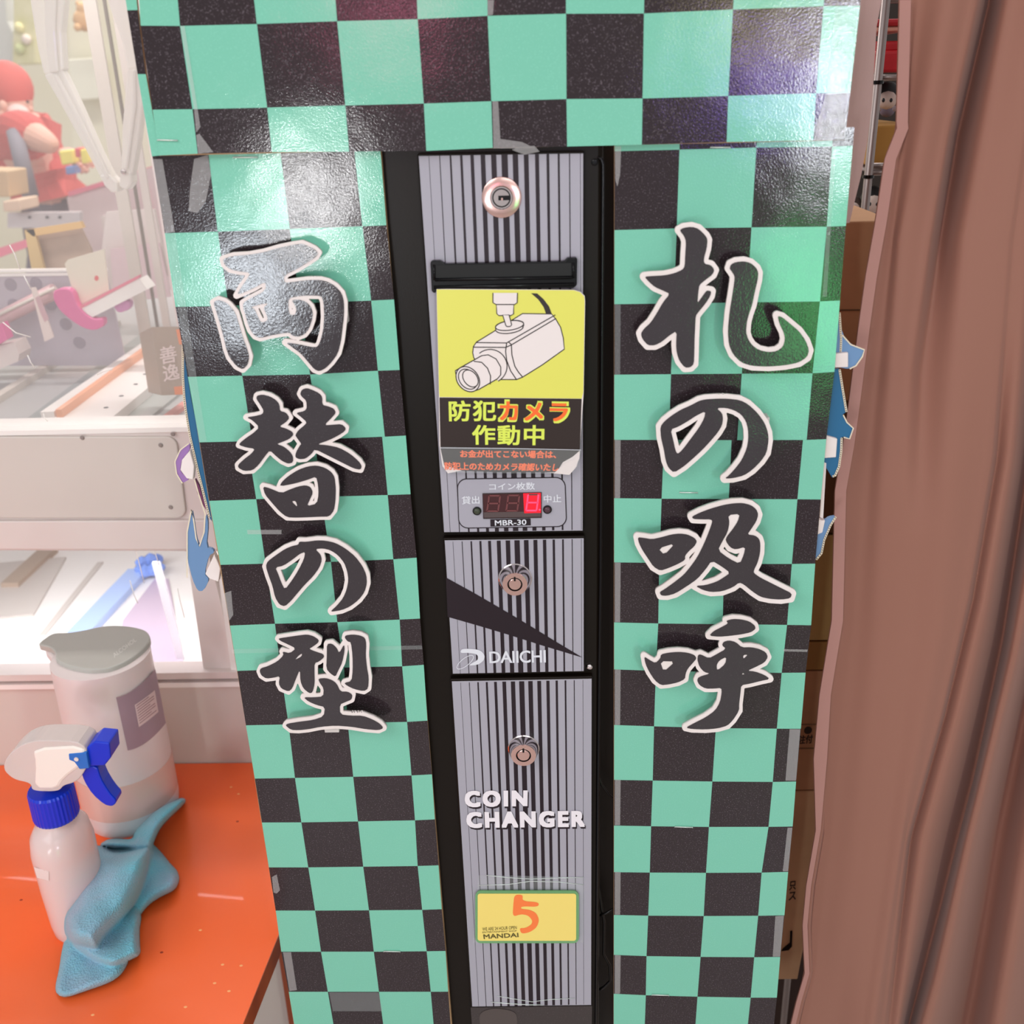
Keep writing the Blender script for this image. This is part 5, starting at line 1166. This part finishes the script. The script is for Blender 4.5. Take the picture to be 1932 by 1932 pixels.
carton([(1500,420), (1690,416), (1665,756), (1480,758)], .93, .13, C(190, 144, 108), 'large tan cardboard box, topmost of the stack right of the board', [((1500,586),(1680,584))])
carton([(1440,756), (1660,757), (1640,1006), (1420,1006)], .93, .13, C(96, 66, 38), 'cardboard box coloured dark brown for the shadowed gap below the large tan one')  # dark colour paints the shade of the gap in the stack
carton([(1400,1012), (1640,1010), (1620,1208), (1390,1210)], .93, .13, C(176, 146, 92), 'olive-brown box just below the lowest blue wave cut-out')
carton([(1390,1213), (1625,1211), (1615,1264), (1385,1266)], .93, .13, C(150, 112, 60), 'thin dark ochre box under the olive-brown one')
carton([(1380,1268), (1610,1266), (1590,1490), (1370,1493)], .93, .13, C(172, 128, 94), 'brown carton with small black printed marks in the middle of the lower stack', [((1400,1368),(1600,1366)), ((1400,1413),(1600,1411))], [('●', [(1518,1372), (1532,1371), (1531,1384), (1517,1385)]), ('注付', [(1508,1388), (1534,1386), (1532,1402), (1506,1404)])])
carton([(1370,1496), (1572,1492), (1505,1848), (1350,1850)], .93, .13, C(188, 148, 112), 'lowest brown carton, leaning, with black writing and tape near its foot', None, [('只', [(1490,1664), (1502,1662), (1501,1678), (1489,1680)]), ('ス', [(1489,1684), (1502,1682), (1501,1697), (1488,1699)])])
o = slab('black_tape', [(1478,1790), (1490,1780), (1491,1758), (1495,1757), (1494,1786), (1488,1793), (1474,1795)], .9285, .001, BLKPLASTIC, None); tag(o, 'torn bit of black tape on the lowest carton', 'tape')
bgbox('dark_backing', [(1380,1700), (1580,1600), (1560,2100), (1340,2100)], 1.25, .03, mat('deep_brown', C(52, 34, 28), rough=.9), 'dark panel low behind the cartons at the foot of the curtain', 'partition')

# ================================================================== curtain
def curtain():
    ed = [(-150,1700),(0,1696),(230,1690),(242,1691),(300,1668),(420,1650),(520,1632),(620,1618),(760,1600),(840,1589),(925,1574),(1170,1568),(1230,1558),(1310,1545),(1430,1534),(1565,1538),(1670,1520),(1745,1513),(1835,1517),(1890,1501),(1940,1489),(2150,1440)]
    f = lambda *kv: ([k for k, _ in kv], [v for _, v in kv])
    cols = [
     (f(*ed), f((0,0))),
     (f(*[(y, x + 12) for y, x in ed]), f((0,2))),
     (f(*[(y, x + (26 if y < 1500 else 16)) for y, x in ed]), f((0,0))),
     (f((-150,1745),(0,1735),(300,1702),(760,1648),(1200,1612),(1600,1570),(1940,1525),(2150,1480)), f((0,1))),
     (f((-150,1800),(0,1788),(450,1700),(900,1668),(1200,1660),(1600,1620),(1940,1570),(2150,1530)), f((0,9),(900,6),(1940,4))),
     (f((-150,1850),(0,1838),(250,1784),(450,1750),(700,1712),(900,1702),(1200,1700),(1500,1660),(1940,1606),(2150,1570)), f((-150,2),(300,0),(700,4),(1000,6),(1940,5))),
     (f((-150,1878),(0,1866),(250,1806),(450,1773),(700,1740),(900,1735),(1200,1722),(1500,1684),(1940,1625),(2150,1590)), f((-150,-40),(300,-36),(600,-12),(1000,6),(1940,5))),
     (f((-150,1925),(0,1905),(450,1822),(900,1790),(1200,1765),(1500,1710),(1940,1645),(2150,1610)), f((-150,-6),(450,2),(900,8),(1940,8))),
     (f((-150,1990),(0,1965),(450,1900),(860,1868),(1130,1822),(1350,1772),(1580,1708),(1940,1664),(2150,1630)), f((-150,3),(600,4),(860,3),(1940,4))),
     (f((-150,2000),(0,1978),(450,1912),(860,1880),(1130,1834),(1350,1781),(1580,1717),(1940,1676),(2150,1640)), f((-150,2),(600,2),(860,-6),(1600,-7),(1940,0))),
     (f((-150,2020),(0,2000),(450,1940),(860,1905),(1130,1858),(1350,1806),(1580,1742),(1940,1692),(2150,1655)), f((-150,2),(900,4),(1940,6))),
     (f((-150,2050),(0,2030),(900,1935),(1200,1893),(1465,1838),(1704,1776),(1940,1712),(2150,1670)), f((-150,-20),(900,-36),(1940,-36))),
     (f((-150,2090),(0,2070),(900,1975),(1238,1912),(1579,1828),(1844,1770),(1940,1742),(2150,1700)), f((-150,8),(1940,8))),
     (f((-150,2150),(0,2130),(900,2035),(1333,1932),(1579,1880),(1844,1838),(1940,1818),(2150,1780)), f((-150,-40),(1940,-48))),
     (f((-150,2210),(0,2190),(900,2100),(1333,1990),(1940,1885),(2150,1850)), f((-150,6),(1940,4))),
     (f((-150,2280),(0,2260),(900,2170),(1333,2060),(1940,1950),(2150,1920)), f((-150,-20),(1940,-20))),
     (f((-150,2370),(0,2350),(900,2260),(1333,2150),(1940,2040),(2150,2010)), f((-150,8),(1940,8)))]
    rows_ = list(range(-150, 2151, 20)); sub = 7; n = len(cols); G = []
    for y in rows_:
        X = np.array([np.interp(y, *c[0]) for c in cols]); Dp = np.array([np.interp(y, *c[1]) for c in cols])
        r = []
        for k in range(n - 1):
            for s_ in range(sub):
                u = s_ / sub; w = (1 - math.cos(math.pi * u)) / 2
                r.append((X[k] + (X[k + 1] - X[k]) * u, Dp[k] + (Dp[k + 1] - Dp[k]) * w))
        r.append((X[-1], Dp[-1]))
        G.append([P(x, y, .80 - .03 * math.sin(min(1, max(0, (x - r[0][0]) / 520)) * 2.6) + .02 * min(1, max(0, (x - r[0][0]) / 520)) - d / 1000
                    - (.004 * math.sin(x * .05 + y * .004) * max(0, (y - 1750) / 200) * (1 if y > 1750 else 0))) for x, d in r])
    top = [Vector((v.x, v.y, 2.15)) for v in G[0]]; bot = [Vector((v.x + .004, v.y, .05)) for v in G[-1]]
    G = [top] + G + [bot]; W_ = len(top)
    V = [v for r in G for v in r]; Fs = [(i * W_ + j, (i + 1) * W_ + j, (i + 1) * W_ + j + 1, i * W_ + j + 1) for i in range(len(G) - 1) for j in range(W_ - 1)]
    m = mat('curtain_mauve', C(145, 99, 85), rough=.6, spec=.25, sheen=.15, bump=(1500, .12, .0003))
    t = thing('curtain', (G[-1][60].x, .78, .05), 'large mauve brown curtain hanging in folds down the right side of the photo', 'curtain')
    o = mesh('drape', V, Fs, m, t, smooth=True); s_ = o.modifiers.new('cloth', 'SOLIDIFY'); s_.thickness = .0012; s_.offset = -1
    hw = lambda y: 22 if y < 1350 else (26 if y < 1450 else 10)
    hp = [(y, x) for y, x in ed if y > -100]
    hem = [(x + 1, y) for y, x in hp] + [(x + hw(y), y) for y, x in hp[::-1]]
    n_h = len(hp); Vh = [P(x, y, .7935) for x, y in hem]; Fh = [(i, i + 1, 2 * n_h - 2 - i, 2 * n_h - 1 - i) for i in range(n_h - 1)]
    hm_ = mesh('side_hem', Vh, Fh, mat('hem_pink', C(172, 126, 118), rough=.6, spec=.3), t); s2 = hm_.modifiers.new('cloth', 'SOLIDIFY'); s2.thickness = .001; s2.offset = -1
    tube('hem_stitch', [G[-8][k] + Vector((0, -.0015, .004 * math.sin(k * .35))) for k in range(0, W_ - 1)], .0005, mat('stitch_brown', C(110, 70, 60), rough=.7), t, n=5)
    tube('curtain_rail', [(G[0][0].x - .05, .77, 2.16), (G[0][-1].x + .1, .72, 2.16)], .012, CHROME, t, n=12)
curtain()
